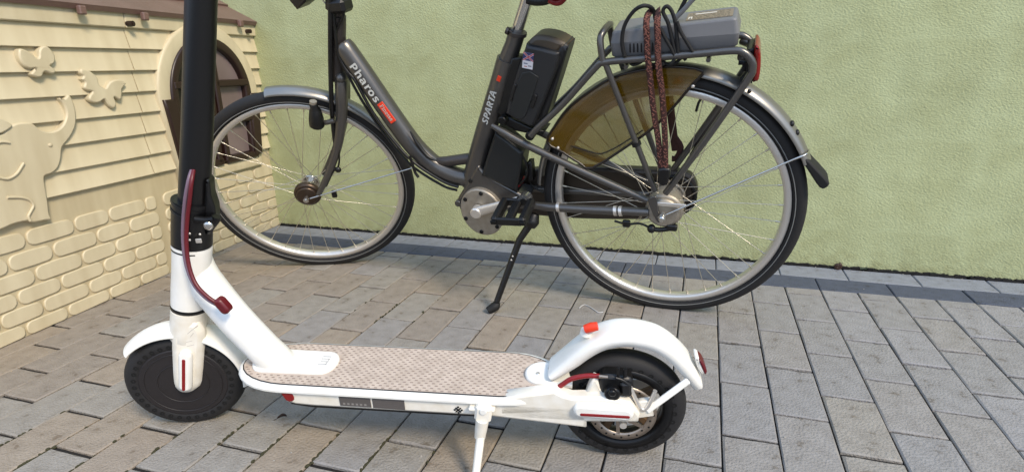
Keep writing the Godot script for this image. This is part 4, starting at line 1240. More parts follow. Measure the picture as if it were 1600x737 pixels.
	part_tube("cable", [Vector3(-0.8821, 0.8620, 0.0200), Vector3(-0.8952, 0.8405, 0.0200), Vector3(-0.9226, 0.8127, 0.0200), Vector3(-0.9323, 0.7900, 0.0200), Vector3(-0.9404, 0.7360, 0.0200), Vector3(-0.9254, 0.6867, 0.0200), Vector3(-0.9031, 0.6176, 0.0200), Vector3(-0.8619, 0.5269, 0.0200), Vector3(-0.7986, 0.4292, 0.0200), Vector3(-0.7080, 0.3656, 0.0200), Vector3(-0.6613, 0.3518, 0.0200)], 0.0038, M.black, bike, 8, 5)
	part_tube("cable", [Vector3(-0.7818, 0.4619, 0.0360), Vector3(-0.7781, 0.4258, 0.0360), Vector3(-0.7758, 0.4096, 0.0360), Vector3(-0.7686, 0.3955, 0.0360)], 0.0042, M.black, bike, 8, 3)
	part_tube("valve", [Vector3(-0.0002, 0.6224, 0.0000), Vector3(-0.0079, 0.6103, 0.0000), Vector3(-0.0126, 0.5888, 0.0000)], 0.003, M.black, bike, 8, 2)
	part_tube("pump_bracket", [rc3(rc, -0.05)] + [Vector3(0.0417, 0.5840, -0.0580)], 0.006, M.frame_dark, bike, 10, 1)

func rc3(c: Vector2, z: float) -> Vector3:
	return Vector3(c.x, c.y, z)

func mirror(p: Array) -> Array:
	var o := []
	for q in p: o.append(Vector3(q.x, q.y, -q.z))
	return o

# ------------------------------------------------------------------ charger on the carrier
func make_charger() -> void:
	var ch := node("charger", self, frame(Vector3(-0.07, 0, 0.21), -3, 17))
	tag(ch, "grey plastic charger brick wrapped in its cable on the bicycle carrier", "charger")
	var s := surf()
	var low := [Vector3(-0.194, 0.735, 0.052), Vector3(0.066, 0.751, 0.052), Vector3(0.066, 0.751, -0.050), Vector3(-0.196, 0.735, -0.050)]
	var midn := [Vector3(-0.1955, 0.764, 0.056), Vector3(0.068, 0.776, 0.056), Vector3(0.068, 0.776, -0.054), Vector3(-0.1975, 0.764, -0.054)]
	var high := [Vector3(-0.192, 0.788, 0.052), Vector3(0.062, 0.8055, 0.052), Vector3(0.060, 0.8055, -0.050), Vector3(-0.194, 0.788, -0.050)]
	var rings := []
	for e in [[low, 0.006, -0.004], [low, 0.0, 0.0], [midn, 0.0, 0.0], [high, 0.0, -0.004], [high, 0.002, -0.0012], [high, 0.005, 0.0]]:
		var ring := []
		var p: Array = e[0]
		var c: Vector3 = (p[0] + p[1] + p[2] + p[3]) / 4
		for i in 4:
			var a: Vector3 = p[i]; var pv: Vector3 = p[(i + 3) % 4]; var nx: Vector3 = p[(i + 1) % 4]
			for k in 5:
				var t := k / 4.0; var rad := 0.010
				var q0 := a + (pv - a).normalized() * rad; var q1 := a + (nx - a).normalized() * rad
				var m := q0.lerp(a, t).lerp(a.lerp(q1, t), t)
				ring.append(m + (c - m).normalized() * e[1] + Vector3(0, e[2], 0))
		rings.append(ring)
	for l in rings.size() - 1:
		var n: int = rings[l].size()
		for i in n:
			var j := (i + 1) % n
			quad(s, rings[l][i], rings[l + 1][i], rings[l + 1][j], rings[l][j], 1 if l < 2 else (2 if l == 2 else 3))
	for e in [0, rings.size() - 1]:
		var c := Vector3.ZERO
		for q in rings[e]: c += q / rings[e].size()
		for i in rings[e].size(): t3(s, c, rings[e][i], rings[e][(i + 1) % rings[e].size()], 11)
	mesh("case", s, M.charger, ch)
	var im := lines_image(256, 64, Color(0.50, 0.45, 0.38), Color(0.20, 0.17, 0.15), 6, 4)
	im.fill_rect(Rect2i(44, 10, 120, 7), Color(0.80, 0.78, 0.74))
	im.fill_rect(Rect2i(10, 34, 22, 20), Color(0.82, 0.80, 0.76))
	for y in 14: im.fill_rect(Rect2i(21 - y / 2, 38 + y, y, 1), Color(0.25, 0.22, 0.2))
	var xa := (Vector3(0.062, 0.8055, 0.052) - Vector3(-0.192, 0.788, 0.052)).normalized()
	plate("rating_label", Transform3D(Basis(xa, Vector3(0, 0, -1), xa.cross(Vector3(0, 0, -1))), Vector3(0.006, 0.8022, 0.002)), Vector2(0.092, 0.062), print_mat(im), ch)
	for k in 7:
		s = surf()
		box(s, Transform3D(Basis.IDENTITY, Vector3(-0.152 + k * 0.008, 0.753, 0.0545)), Vector3(0.003, 0.020, 0.003), 0.0008)
		mesh("vent_slot", s, M.black, ch)
	# cable looped round the case
	var rc: Material = M.rubber
	part_tube("cable", [Vector3(-0.1630, 0.7374, 0.0620), Vector3(-0.1679, 0.7677, 0.0620), Vector3(-0.1617, 0.8022, 0.0620), Vector3(-0.1426, 0.8299, 0.0620), Vector3(-0.1215, 0.8402, 0.0620), Vector3(-0.1066, 0.8282, 0.0400), Vector3(-0.1068, 0.7979, 0.0000)], 0.0042, rc, ch, 10, 5)
	part_tube("cable", [Vector3(-0.0552, 0.7370, 0.0600), Vector3(-0.0639, 0.7718, 0.0600), Vector3(-0.0723, 0.8032, 0.0600), Vector3(-0.0830, 0.8265, 0.0600), Vector3(-0.0755, 0.8362, 0.0600), Vector3(-0.0652, 0.8257, 0.0600), Vector3(-0.0568, 0.7975, 0.0600), Vector3(-0.0501, 0.7395, 0.0600)], 0.0040, rc, ch, 10, 5)
	part_tube("cable", [Vector3(-0.0875, 0.7940, 0.0620), Vector3(-0.0767, 0.7728, 0.0620), Vector3(-0.0632, 0.7485, 0.0620), Vector3(-0.0575, 0.7295, 0.0620), Vector3(-0.0651, 0.7187, 0.0620)], 0.0038, rc, ch, 10, 5)
	part_tube("cable", [Vector3(-0.0543, 0.8055, 0.0620), Vector3(-0.0460, 0.7847, 0.0620), Vector3(-0.0298, 0.7582, 0.0620), Vector3(-0.0216, 0.7447, 0.0620)], 0.0038, rc, ch, 10, 5)
	part_tube("cable", [Vector3(-0.0615, 0.8007, 0.0200), Vector3(-0.0541, 0.8159, 0.0200), Vector3(-0.0421, 0.8407, 0.0200), Vector3(-0.0328, 0.8624, 0.0200)], 0.0045, rc, ch, 10, 4)
	part_tube("cable", [Vector3(-0.0605, 0.8057, 0.0300), Vector3(-0.0455, 0.8203, 0.0300), Vector3(-0.0260, 0.8419, 0.0300), Vector3(-0.0069, 0.8580, 0.0300)], 0.0052, M.charger, ch, 10, 4)
	part_tube("cable", [Vector3(-0.1542, 0.7280, 0.0500), Vector3(-0.1488, 0.7152, 0.0500), Vector3(-0.1320, 0.7191, 0.0500), Vector3(-0.1209, 0.7273, 0.0500), Vector3(-0.1045, 0.7143, 0.0500), Vector3(-0.0855, 0.7209, 0.0500), Vector3(-0.0719, 0.7137, 0.0500), Vector3(-0.0559, 0.7176, 0.0500), Vector3(-0.0430, 0.7283, 0.0500), Vector3(-0.0349, 0.7227, 0.0500)], 0.0036, rc, ch, 10, 5)

# ------------------------------------------------------------------ woven strap
func make_strap() -> void:
	var stp := node("luggage_strap", self, frame(Vector3(-0.07, 0, 0.21), -3, 17))
	tag(stp, "red brown woven elastic straps with black end hook over the charger", "strap")
	var paths := [
		[Vector3(-0.1094, 0.8235, 0.0300), Vector3(-0.1148, 0.8192, 0.0550), Vector3(-0.1157, 0.8014, 0.0660), Vector3(-0.1144, 0.7778, 0.0660), Vector3(-0.1130, 0.7401, 0.0660), Vector3(-0.1075, 0.6928, 0.0660), Vector3(-0.1001, 0.6198, 0.0660), Vector3(-0.0881, 0.5427, 0.0660), Vector3(-0.0814, 0.4742, 0.0660)],
		[Vector3(-0.0975, 0.8255, 0.0300), Vector3(-0.0935, 0.8190, 0.0580), Vector3(-0.0932, 0.8009, 0.0680), Vector3(-0.0916, 0.7749, 0.0680), Vector3(-0.0913, 0.7402, 0.0680), Vector3(-0.0882, 0.7072, 0.0680), Vector3(-0.0807, 0.6502, 0.0680), Vector3(-0.0737, 0.5597, 0.0680), Vector3(-0.0708, 0.4757, 0.0680)]]
	for p in paths:
		var s := surf()
		tube(s, p, 0.0068, 12, 5, true, 0.24)
		mesh("webbing", s, M.strap, stp)
		# raised weave
		var q := smooth(p, 6)
		s = surf()
		for i in range(0, q.size() - 1):
			var d: Vector3 = (q[i + 1] - q[i]).normalized(); var sd := d.cross(Vector3(0, 0, 1)).normalized()
			for k in 2:
				for m in 2:
					var off := rng.randf_range(-0.0050, 0.0050)
					var c: Vector3 = q[i].lerp(q[i + 1], 0.5 * k + rng.randf() * 0.4) + sd * off + Vector3(0, 0, 0.0016 - absf(off) * 0.09)
					var sl := (0.0018 if rng.randf() < 0.5 else -0.0018)
					tube(s, [c - sd * sl - d * 0.0016, c + Vector3(0, 0, 0.0003), c + sd * sl + d * 0.0016], 0.0008, 5, 1)
		mesh("weave", s, M.strap_pale, stp)
	var s2 := surf()
	tube(s2, [Vector3(-0.0808, 0.6028, -0.0620), Vector3(-0.0733, 0.5373, -0.0620), Vector3(-0.0621, 0.4601, -0.0620)], 0.010, 10, 3, true, 0.3)
	tube(s2, [Vector3(-0.0646, 0.4950, -0.0620), Vector3(-0.0499, 0.4694, -0.0620), Vector3(-0.0584, 0.4407, -0.0620), Vector3(-0.0710, 0.4366, -0.0620)], 0.008, 10, 3, true, 0.5)
	mesh("far_webbing", s2, M.strap, stp)
	var s3 := surf()
	prism(s3, round2([Vector2(-0.0858, 0.4740), Vector2(-0.0623, 0.4752), Vector2(-0.0605, 0.4618), Vector2(-0.0659, 0.4325), Vector2(-0.0838, 0.4314), Vector2(-0.0886, 0.4570)], 2), 0.050, 0.074, 0.004)
	mesh("end_hook", s3, M.black, stp)

# ------------------------------------------------------------------ scooter
func honeycomb_tyre(parent: Node3D, c: Vector2, sx: float, sy: float, r: float, holes: int) -> void:
	var s := surf()
	hoop(s, c, sx, sy, circle_prof(r - 0.021, 0, 0.021, 0.0215, 18), 0, TAU, 72)
	mesh("tyre", s, M.tyre, parent)
	for i in holes:
		var a := TAU * i / holes
		for z in [-1, 1]:
			s = surf()
			var p := []
			for k in 10:
				var t := TAU * k / 10
				var rr := r - 0.022 + sin(t) * 0.0046; var aa := a + cos(t) * 0.0056 / r
				p.append(Vector3(c.x + rr * sx * cos(aa), c.y + rr * sy * sin(aa), z * 0.0218))
			var ce := Vector3(c.x + (r - 0.022) * sx * cos(a), c.y + (r - 0.022) * sy * sin(a), z * 0.0210)
			for k in 10: t3(s, ce, p[k], p[(k + 1) % 10], 1)
			mesh("tyre_hole", s, M.hole, parent)

func make_scooter() -> void:
	M.hole = mat(Color(0.008, 0.008, 0.008), 0.95)
	var stf := frame(Vector3(-1.0237, 0, 1.0459), 10.067, 8)
	var sc := node("electric_scooter", self, stf)
	tag(sc, "white folding electric scooter with black stem and grey dotted deck", "scooter")
	var gt := stf.affine_inverse() * frame(Vector3(-1.0237, 0, 1.0459), 27.067, 8)
	var g := node("steering_assembly", sc, gt)
	# --- front wheel
	var fw := node("front_wheel", g)
	var fc := Vector2(0.0221, 0.1040)
	honeycomb_tyre(fw, fc, 1.02, 0.975, 0.107, 34)
	var s := surf()
	disc(s, Vector3(fc.x, fc.y, 0.0), 0.080, 0.041, 48, 0.004, 1.02, 0.975)
	mesh("motor_cover", s, M.motor_plate, fw)
	for rr in [0.068, 0.045]:
		s = surf()
		hoop(s, fc, 1.02, 0.975, circle_prof(rr, 0.0204, 0.0012, 0.0016, 6), 0, TAU, 48)
		mesh("cover_ridge", s, M.motor_plate, fw)
	# --- fork leg, both sides
	var fk := node("fork", g)
	for z in [-1, 1]:
		s = surf()
		var lp := round2([Vector2(0.0500, 0.2406), Vector2(0.0673, 0.2457), Vector2(0.0789, 0.2391), Vector2(0.0845, 0.2234), Vector2(0.0839, 0.2095), Vector2(0.0756, 0.1792), Vector2(0.0566, 0.1079), Vector2(0.0468, 0.0939), Vector2(0.0338, 0.0864), Vector2(0.0182, 0.0884), Vector2(0.0102, 0.0985), Vector2(0.0079, 0.1139), Vector2(0.0153, 0.1572), Vector2(0.0265, 0.2127), Vector2(0.0362, 0.2270)], 2)
		if z > 0: prism(s, lp, 0.014, 0.0338, 0.011, 0.003)
		else: prism(s, lp, -0.0338, -0.014, 0.003, 0.009)
		mesh("leg", s, M.white_used, fk)
	s = surf()
	tube(s, [Vector3(0.0891, 0.3807, 0.0000), Vector3(0.0786, 0.3355, 0.0000), Vector3(0.0683, 0.2969, 0.0000), Vector3(0.0605, 0.2651, 0.0000)], [0.0325, 0.032, 0.0315, 0.031], 28, 3)
	mesh("steering_neck", s, M.white, fk)
	s = surf()
	tube(s, [Vector3(0.0603, 0.2638, 0.0000), Vector3(0.0591, 0.2584, 0.0000)], 0.0318, 28, 1)
	mesh("neck_seam", s, M.stem, fk)
	s = surf()
	tube(s, [Vector3(0.0590, 0.2577, 0.0000), Vector3(0.0520, 0.2299, 0.0000), Vector3(0.0434, 0.1995, 0.0000), Vector3(0.0393, 0.1855, 0.0000)], [0.0310, 0.0312, 0.0305, 0.022], 28, 2, true, 1.14)
	mesh("fork_crown", s, M.white_used, fk)
	# reflector pill on the near leg
	s = surf()
	prism(s, capsule_outline(Vector2(0.0471, 0.1767), Vector2(0.0332, 0.1112), 0.0116), 0.032, 0.0445, 0.005)
	mesh("reflector_base", s, M.white, fk)
	s = surf()
	prism(s, capsule_outline(Vector2(0.0444, 0.1713), Vector2(0.0307, 0.1071), 0.0029), 0.042, 0.0457, 0.001)
	mesh("reflector", s, M.red_dull, fk)
	# scuffs on the leg
	s = surf()
	for e in [[Vector3(0.0440, 0.2135, 0.0337), Vector3(0.0551, 0.2193, 0.0337), Vector3(0.0680, 0.2290, 0.0337), Vector3(0.0796, 0.2375, 0.0337)], [Vector3(0.0438, 0.2023, 0.0337), Vector3(0.0540, 0.2040, 0.0337), Vector3(0.0632, 0.2059, 0.0337)], [Vector3(0.0587, 0.2464, 0.0337), Vector3(0.0572, 0.2343, 0.0337), Vector3(0.0541, 0.2249, 0.0337)], [Vector3(0.0467, 0.2312, 0.0337), Vector3(0.0532, 0.2209, 0.0337)], [Vector3(0.0509, 0.1945, 0.0337), Vector3(0.0647, 0.1973, 0.0337)], [Vector3(0.0617, 0.2144, 0.0337), Vector3(0.0688, 0.2220, 0.0337)]]:
		tube(s, e, 0.0004, 4, 3)
	var sf := mesh("scuff", s, M.scuff, fk)
	sf.set_meta("kind", "stuff")
	# front mudguard
	s = surf()
	var gp := []
	for k in 13:
		var t := -1.35 + 2.7 * k / 12.0
		gp.append(Vector2(0.107 + 0.017 * cos(t), 0.032 * sin(t)))
	for k in range(12, -1, -1):
		var t := -1.35 + 2.7 * k / 12.0
		gp.append(Vector2(0.1055 + 0.017 * cos(t), 0.0305 * sin(t)))
	hoop(s, fc, 1.0, 0.98, gp, deg_to_rad(-8), deg_to_rad(136), 48)
	mesh("mudguard", s, M.white, g)
	# --- stem
	part_tube("lower_collar", [Vector3(0.1080, 0.4667, 0.0000), Vector3(0.0989, 0.4280, 0.0000), Vector3(0.0896, 0.3856, 0.0000)], [0.0325, 0.0328, 0.033], M.stem, g, 28, 1)
	for p in [Vector3(0.1066, 0.4597, 0.0000), Vector3(0.1031, 0.4457, 0.0000)]:
		s = surf()
		tube(s, [p + Vector3(-0.0008, -0.0018, 0), p + Vector3(0.0008, 0.0018, 0)], 0.0345, 28)
		mesh("collar_ring", s, M.stem, g)
	s = surf()
	tube(s, [Vector3(0.0893, 0.3844, 0.0000), Vector3(0.0882, 0.3795, 0.0000)], 0.0328, 28, 1)
	mesh("white_ring", s, M.white, g)
	s = surf()
	tube(s, [Vector3(0.0880, 0.3788, 0.0000), Vector3(0.0875, 0.3764, 0.0000)], 0.0327, 28, 1)
	mesh("dark_ring", s, M.stem, g)
	var stem := [Vector3(0.1096, 0.4643, 0.0000), Vector3(0.1406, 0.5901, 0.0000), Vector3(0.1859, 0.7843, 0.0000)]
	var sd: Vector3 = (stem[2] - stem[0]).normalized()
	part_tube("stem_tube", [stem[0], stem[1], stem[2], stem[0] + sd * 0.62], [0.0252, 0.0242, 0.0226, 0.0226], M.stem, g, 32, 1)
	var hb: Vector3 = stem[0] + sd * 0.62
	s = surf()
	tube(s, [hb + Vector3(0.02, 0, 0.22), hb + Vector3(0, 0.01, 0.08), hb + Vector3(0, 0.01, -0.08), hb + Vector3(0.02, 0, -0.22)], 0.015, 14, 4)
	mesh("handlebar", s, M.stem, g)
	# folding lever and its bolt
	s = surf()
	prism(s, round2([Vector2(0.1417, 0.5065), Vector2(0.1469, 0.5017), Vector2(0.1445, 0.4787), Vector2(0.1466, 0.4574), Vector2(0.1426, 0.4313), Vector2(0.1337, 0.4123), Vector2(0.1222, 0.4082), Vector2(0.1252, 0.4444), Vector2(0.1343, 0.4793)], 2), -0.014, 0.020, 0.005, 0.004)
	mesh("folding_lever", s, M.stem, g)
	s = surf()
	tube(s, [Vector3(0.1159, 0.4433, 0.0310), Vector3(0.1335, 0.4399, 0.0310), Vector3(0.1460, 0.4414, 0.0310)], 0.006, 12, 3)
	tube(s, [Vector3(0.1342, 0.4287, 0.0270), Vector3(0.1437, 0.4352, 0.0270), Vector3(0.1495, 0.4443, 0.0270)], 0.008, 12, 3)
	mesh("lever_arm", s, M.steel_dark, g)
	s = surf()
	ball(s, Vector3(0.1358, 0.4315, 0.0340), Vector3(0.0085, 0.0085, 0.005))
	mesh("bolt", s, M.chrome, g)
	s = surf()
	box(s, Transform3D(Basis.IDENTITY, Vector3(0.1149, 0.4043, 0.0340)), Vector3(0.010, 0.008, 0.003), 0.001)
	mesh("indicator", s, M.alu, g)
	for p in [Vector3(0.1031, 0.4179, 0.0330), Vector3(0.1190, 0.4156, 0.0330), Vector3(0.1006, 0.4061, 0.0330)]:
		s = surf()
		ball(s, p, Vector3(0.0022, 0.0022, 0.0015))
		mesh("screw", s, M.alu, g)
	# brake hoses that bow out in front of the stem
	part_tube("hose", [Vector3(0.1260, 0.5262, 0.0240), Vector3(0.1221, 0.5128, 0.0360), Vector3(0.1123, 0.4837, 0.0400), Vector3(0.1009, 0.4445, 0.0400), Vector3(0.0939, 0.4056, 0.0440), Vector3(0.0934, 0.3673, 0.0520), Vector3(0.1029, 0.3358, 0.0640), Vector3(0.1217, 0.3146, 0.0760), Vector3(0.1406, 0.3000, 0.0800)], 0.0030, M.hose_grey, g, 12, 5)
	part_tube("hose", [Vector3(0.1289, 0.5261, 0.0240), Vector3(0.1272, 0.5110, 0.0380), Vector3(0.1194, 0.4818, 0.0420), Vector3(0.1077, 0.4449, 0.0420), Vector3(0.0997, 0.4061, 0.0460), Vector3(0.0987, 0.3684, 0.0550), Vector3(0.1074, 0.3383, 0.0670), Vector3(0.1264, 0.3184, 0.0790), Vector3(0.1443, 0.3040, 0.0830)], 0.0034, M.maroon, g, 12, 5)
	# --- frame: down tube, deck, battery box
	part_tube("down_tube", [Vector3(0.0928, 0.3728, -0.0360), Vector3(0.0908, 0.3502, -0.0350), Vector3(0.0980, 0.3191, -0.0300), Vector3(0.1183, 0.2912, -0.0220), Vector3(0.1601, 0.2433, -0.0080), Vector3(0.2048, 0.1898, 0.0000), Vector3(0.2281, 0.1584, 0.0000), Vector3(0.2330, 0.1399, 0.0000)], [0.0240, 0.0295, 0.0312, 0.0310, 0.0302, 0.0300, 0.0305, 0.033], M.white, sc, 28, 4)
	s = surf()
	prism(s, capsule_outline(Vector2(0.1765, 0.3037), Vector2(0.1838, 0.2913), 0.0085), 0.030, 0.045, 0.004)
	mesh("hose_grommet", s, M.maroon, sc)
	make_deck(sc)
	# --- rear
	make_scooter_rear(sc)
	# --- prop stand
	var ps := node("prop_stand", sc)
	s = surf()
	box(s, Transform3D(Basis.IDENTITY, Vector3(0.6272, 0.1391, 0.0660)), Vector3(0.044, 0.006, 0.024), 0.002)
	mesh("bracket", s, M.white_used, ps)
	s = surf()
	box(s, along(Vector3(0.6325, 0.1491, 0.0740), Vector3(0.6278, 0.1180, 0.0760)), Vector3(0.030, 0.028, 0.016), 0.004)
	mesh("knuckle", s, M.white_used, ps)
	s = surf()
	disc(s, Vector3(0.6316, 0.1421, 0.0830), 0.006, 0.004, 16, 0.001)
	mesh("pin", s, M.white, ps)
	part_tube("sleeve", [Vector3(0.6284, 0.1226, 0.0780), Vector3(0.6217, 0.0832, 0.0780)], [0.0115, 0.0095], M.white_used, ps, 14, 1)
	var pf := Vector3(0.6170, 0.0178, 0.1267)
	part_tube("leg", [Vector3(0.6235, 0.0881, 0.0800), pf], [0.0075, 0.0065], M.white_used, ps, 14, 1)

func deck_outline(s0: float, grow: float) -> Array:
	# half-width along the deck, rounded at both ends
	var xa := 0.163; var xb := 0.752
	var pts := []
	var hw := 0.064 + grow
	var n := 14
	for i in n + 1:
		var t := PI / 2 + PI * i / n
		pts.append(Vector2(xa - grow + 0.105 + cos(t) * 0.105 * (1.0 + 0.0), sin(t) * hw))
	for i in n + 1:
		var t := -PI / 2 + PI * i / n
		pts.append(Vector2(xb + grow - 0.095 + cos(t) * 0.095, sin(t) * hw))
	return pts

func make_deck(sc: Node3D) -> void:
	var dk := node("deck", sc)
	# prisms stand on the xy plane: lay them down with z up
	var lay := Transform3D(Basis(Vector3(1, 0, 0), Vector3(0, 0, -1), Vector3(0, 1, 0)), Vector3(0, 0, 0))
	var top := 0.156
	var slope := 0.004
	var tilt := Transform3D(Basis(Vector3(0, 0, 1), slope), Vector3(0, top - 0.455 * slope, 0))
	var tf := tilt * lay
	var s := surf()
	prism(s, deck_outline(0, 0.006), -0.016, -0.0005, 0.007, 0.005)
	var o := mesh("rim", s, M.white, dk); o.transform = tf
	s = surf()
	prism(s, deck_outline(0, -0.004), -0.004, 0.0012, 0.001)
	o = mesh("grip_mat", s, M.mat_grey, dk); o.transform = tf
	s = surf()
	var ln := []
	for q in deck_outline(0, -0.0035): ln.append(Vector3(q.x, q.y, 0.0002))
	ln.append(ln[0])
	tube(s, ln, 0.0012, 6, 1, false)
	o = mesh("mat_edge", s, M.battery, dk); o.transform = tf
	# raised dashes of the mat, in offset rows
	s = surf()
	var row := 0
	var z := -0.0575
	while z < 0.058:
		var x := 0.18 + (0.0065 if row % 2 else 0.0)
		while x < 0.74:
			var inside := true
			if x < 0.27: inside = pow((x - 0.268) / 0.098, 2) + pow(z / 0.059, 2) < 0.93
			if x > 0.655: inside = pow((x - 0.657) / 0.088, 2) + pow(z / 0.059, 2) < 0.93
			if x < 0.345 and absf(z) < 0.033 and x > 0.20: inside = false
			if x > 0.69 and absf(z) < 0.03: inside = false
			if inside:
				var c := Vector3(x, z, 0.0013)
				var h := Vector2(0.0028, 0.0010)
				var q := [c + Vector3(-h.x, -h.y, 0), c + Vector3(h.x, -h.y, 0), c + Vector3(h.x, h.y, 0), c + Vector3(-h.x, h.y, 0)]
				var cc := c + Vector3(0, 0, 0.0007)
				for i in 4:
					var a: Vector3 = q[i]; var b: Vector3 = q[(i + 1) % 4]
					quad(s, a, b, b.lerp(cc, 0.3) + Vector3(0, 0, 0.0006), a.lerp(cc, 0.3) + Vector3(0, 0, 0.0006))
				quad(s, q[0].lerp(cc, 0.3) + Vector3(0, 0, 0.0006), q[1].lerp(cc, 0.3) + Vector3(0, 0, 0.0006), q[2].lerp(cc, 0.3) + Vector3(0, 0, 0.0006), q[3].lerp(cc, 0.3) + Vector3(0, 0, 0.0006))
			x += 0.013
		z += 0.0062
		row += 1
	o = mesh("mat_dash", s, M.mat_dash, dk); o.transform = tf
	o.set_meta("kind", "stuff")
	# white shoe that carries the tube
	s = surf()
	var shoe := []
	for i in 13:
		var t := -PI / 2 + PI * i / 12
		shoe.append(Vector2(0.322 + cos(t) * 0.026, sin(t) * 0.032))
	for i in 13:
		var t := PI / 2 + PI * i / 12
		shoe.append(Vector2(0.212 + cos(t) * 0.026, sin(t) * 0.034))
	prism(s, shoe, 0.0, 0.007, 0.003)
	o = mesh("tube_shoe", s, M.white, dk); o.transform = tf
	# the maker's two-part mark on the shoe
	s = surf()
	for b in [[-0.009, 0.002, 0.002, 0.016], [-0.001, 0.002, 0.002, 0.012], [0.007, 0.002, 0.002, 0.016], [0.014, 0.002, 0.0026, 0.016], [-0.001, 0.009, 0.018, 0.002]]:
		box(s, Transform3D(Basis(Vector3(0, 0, 1), 0.0), Vector3(0.322 + b[1] - 0.002, b[0], 0.0072)), Vector3(b[3], b[2], 0.0008) if b[2] < 0.01 else Vector3(0.0022, 0.018, 0.0008))
	o = mesh("logo", s, M.logo, dk); o.transform = tf
	# battery box beneath, leaning back at the front end
	s = surf()
	var side := [Vector2(0.2668, 0.1353), Vector2(0.2729, 0.1187), Vector2(0.2889, 0.1142), Vector2(0.3187, 0.1129), Vector2(0.6122, 0.1150), Vector2(0.6375, 0.1150)]
	side.append(Vector2(0.80, 0.104)); side.append(Vector2(0.80, 0.147)); side.append(Vector2(side[0].x, 0.143))
	prism(s, side, -0.064, 0.064, 0.005, 0.005)
	mesh("battery_box", s, M.white_used, sc)
	s = surf()
	var seam := [Vector2(0.2775, 0.1176), Vector2(0.3191, 0.1151), Vector2(0.6123, 0.1171), Vector2(0.6120, 0.1122), Vector2(0.3180, 0.1093), Vector2(0.2803, 0.1135)]
	prism(s, seam, -0.060, 0.0625, 0.001)
	mesh("belly_seam", s, M.stem, sc)
	s = surf()
	prism(s, round2([Vector2(0.2654, 0.1486), Vector2(0.2809, 0.1483), Vector2(0.2895, 0.1321), Vector2(0.2849, 0.1219), Vector2(0.2721, 0.1237)], 2), 0.050, 0.0655, 0.002)
	mesh("side_reflector", s, M.red_dull, sc)
	# printed panels on the side of the box
	for k in 2:
		var im := Image.create(96, 48, false, Image.FORMAT_RGB8)
		im.fill(Color(0.33, 0.31, 0.30))
		var r := RandomNumberGenerator.new(); r.seed = 7 + k
		for i in (2 if k == 0 else 5):
			for j in 14:
				if r.randf() < 0.75: im.fill_rect(Rect2i(5 + j * 6, 5 + i * (4 if k == 0 else 8), 4, 2), Color(0.24, 0.22, 0.22) if k == 0 else Color(0.38, 0.36, 0.35))
		if k == 0:
			for j in 6: im.fill_rect(Rect2i(10 + j * 13, 34, 7, 8), Color(0.52, 0.50, 0.48))
		var pa := [Vector3(0.3732, 0.1316, 0.0645), Vector3(0.4302, 0.1317, 0.0645), Vector3(0.4336, 0.1313, 0.0645), Vector3(0.4907, 0.1308, 0.0645)]
		plate("printed_panel", along(pa[k * 2], pa[k * 2 + 1]), Vector2(pa[k * 2].distance_to(pa[k * 2 + 1]), 0.0235), print_mat(im), sc)
	s = surf()
	var xm := Vector3(0.5844, 0.1263, 0.0645)
	for a in [0.785, -0.785]:
		box(s, Transform3D(Basis(Vector3(0, 0, 1), a), xm), Vector3(0.013, 0.0022, 0.0014))
	for a in 4:
		box(s, Transform3D(Basis(Vector3(0, 0, 1), 0.4), xm + Vector3(cos(a * PI / 2), sin(a * PI / 2), 0) * 0.006), Vector3(0.003, 0.003, 0.0013))
	mesh("symbol", s, M.stem, sc)

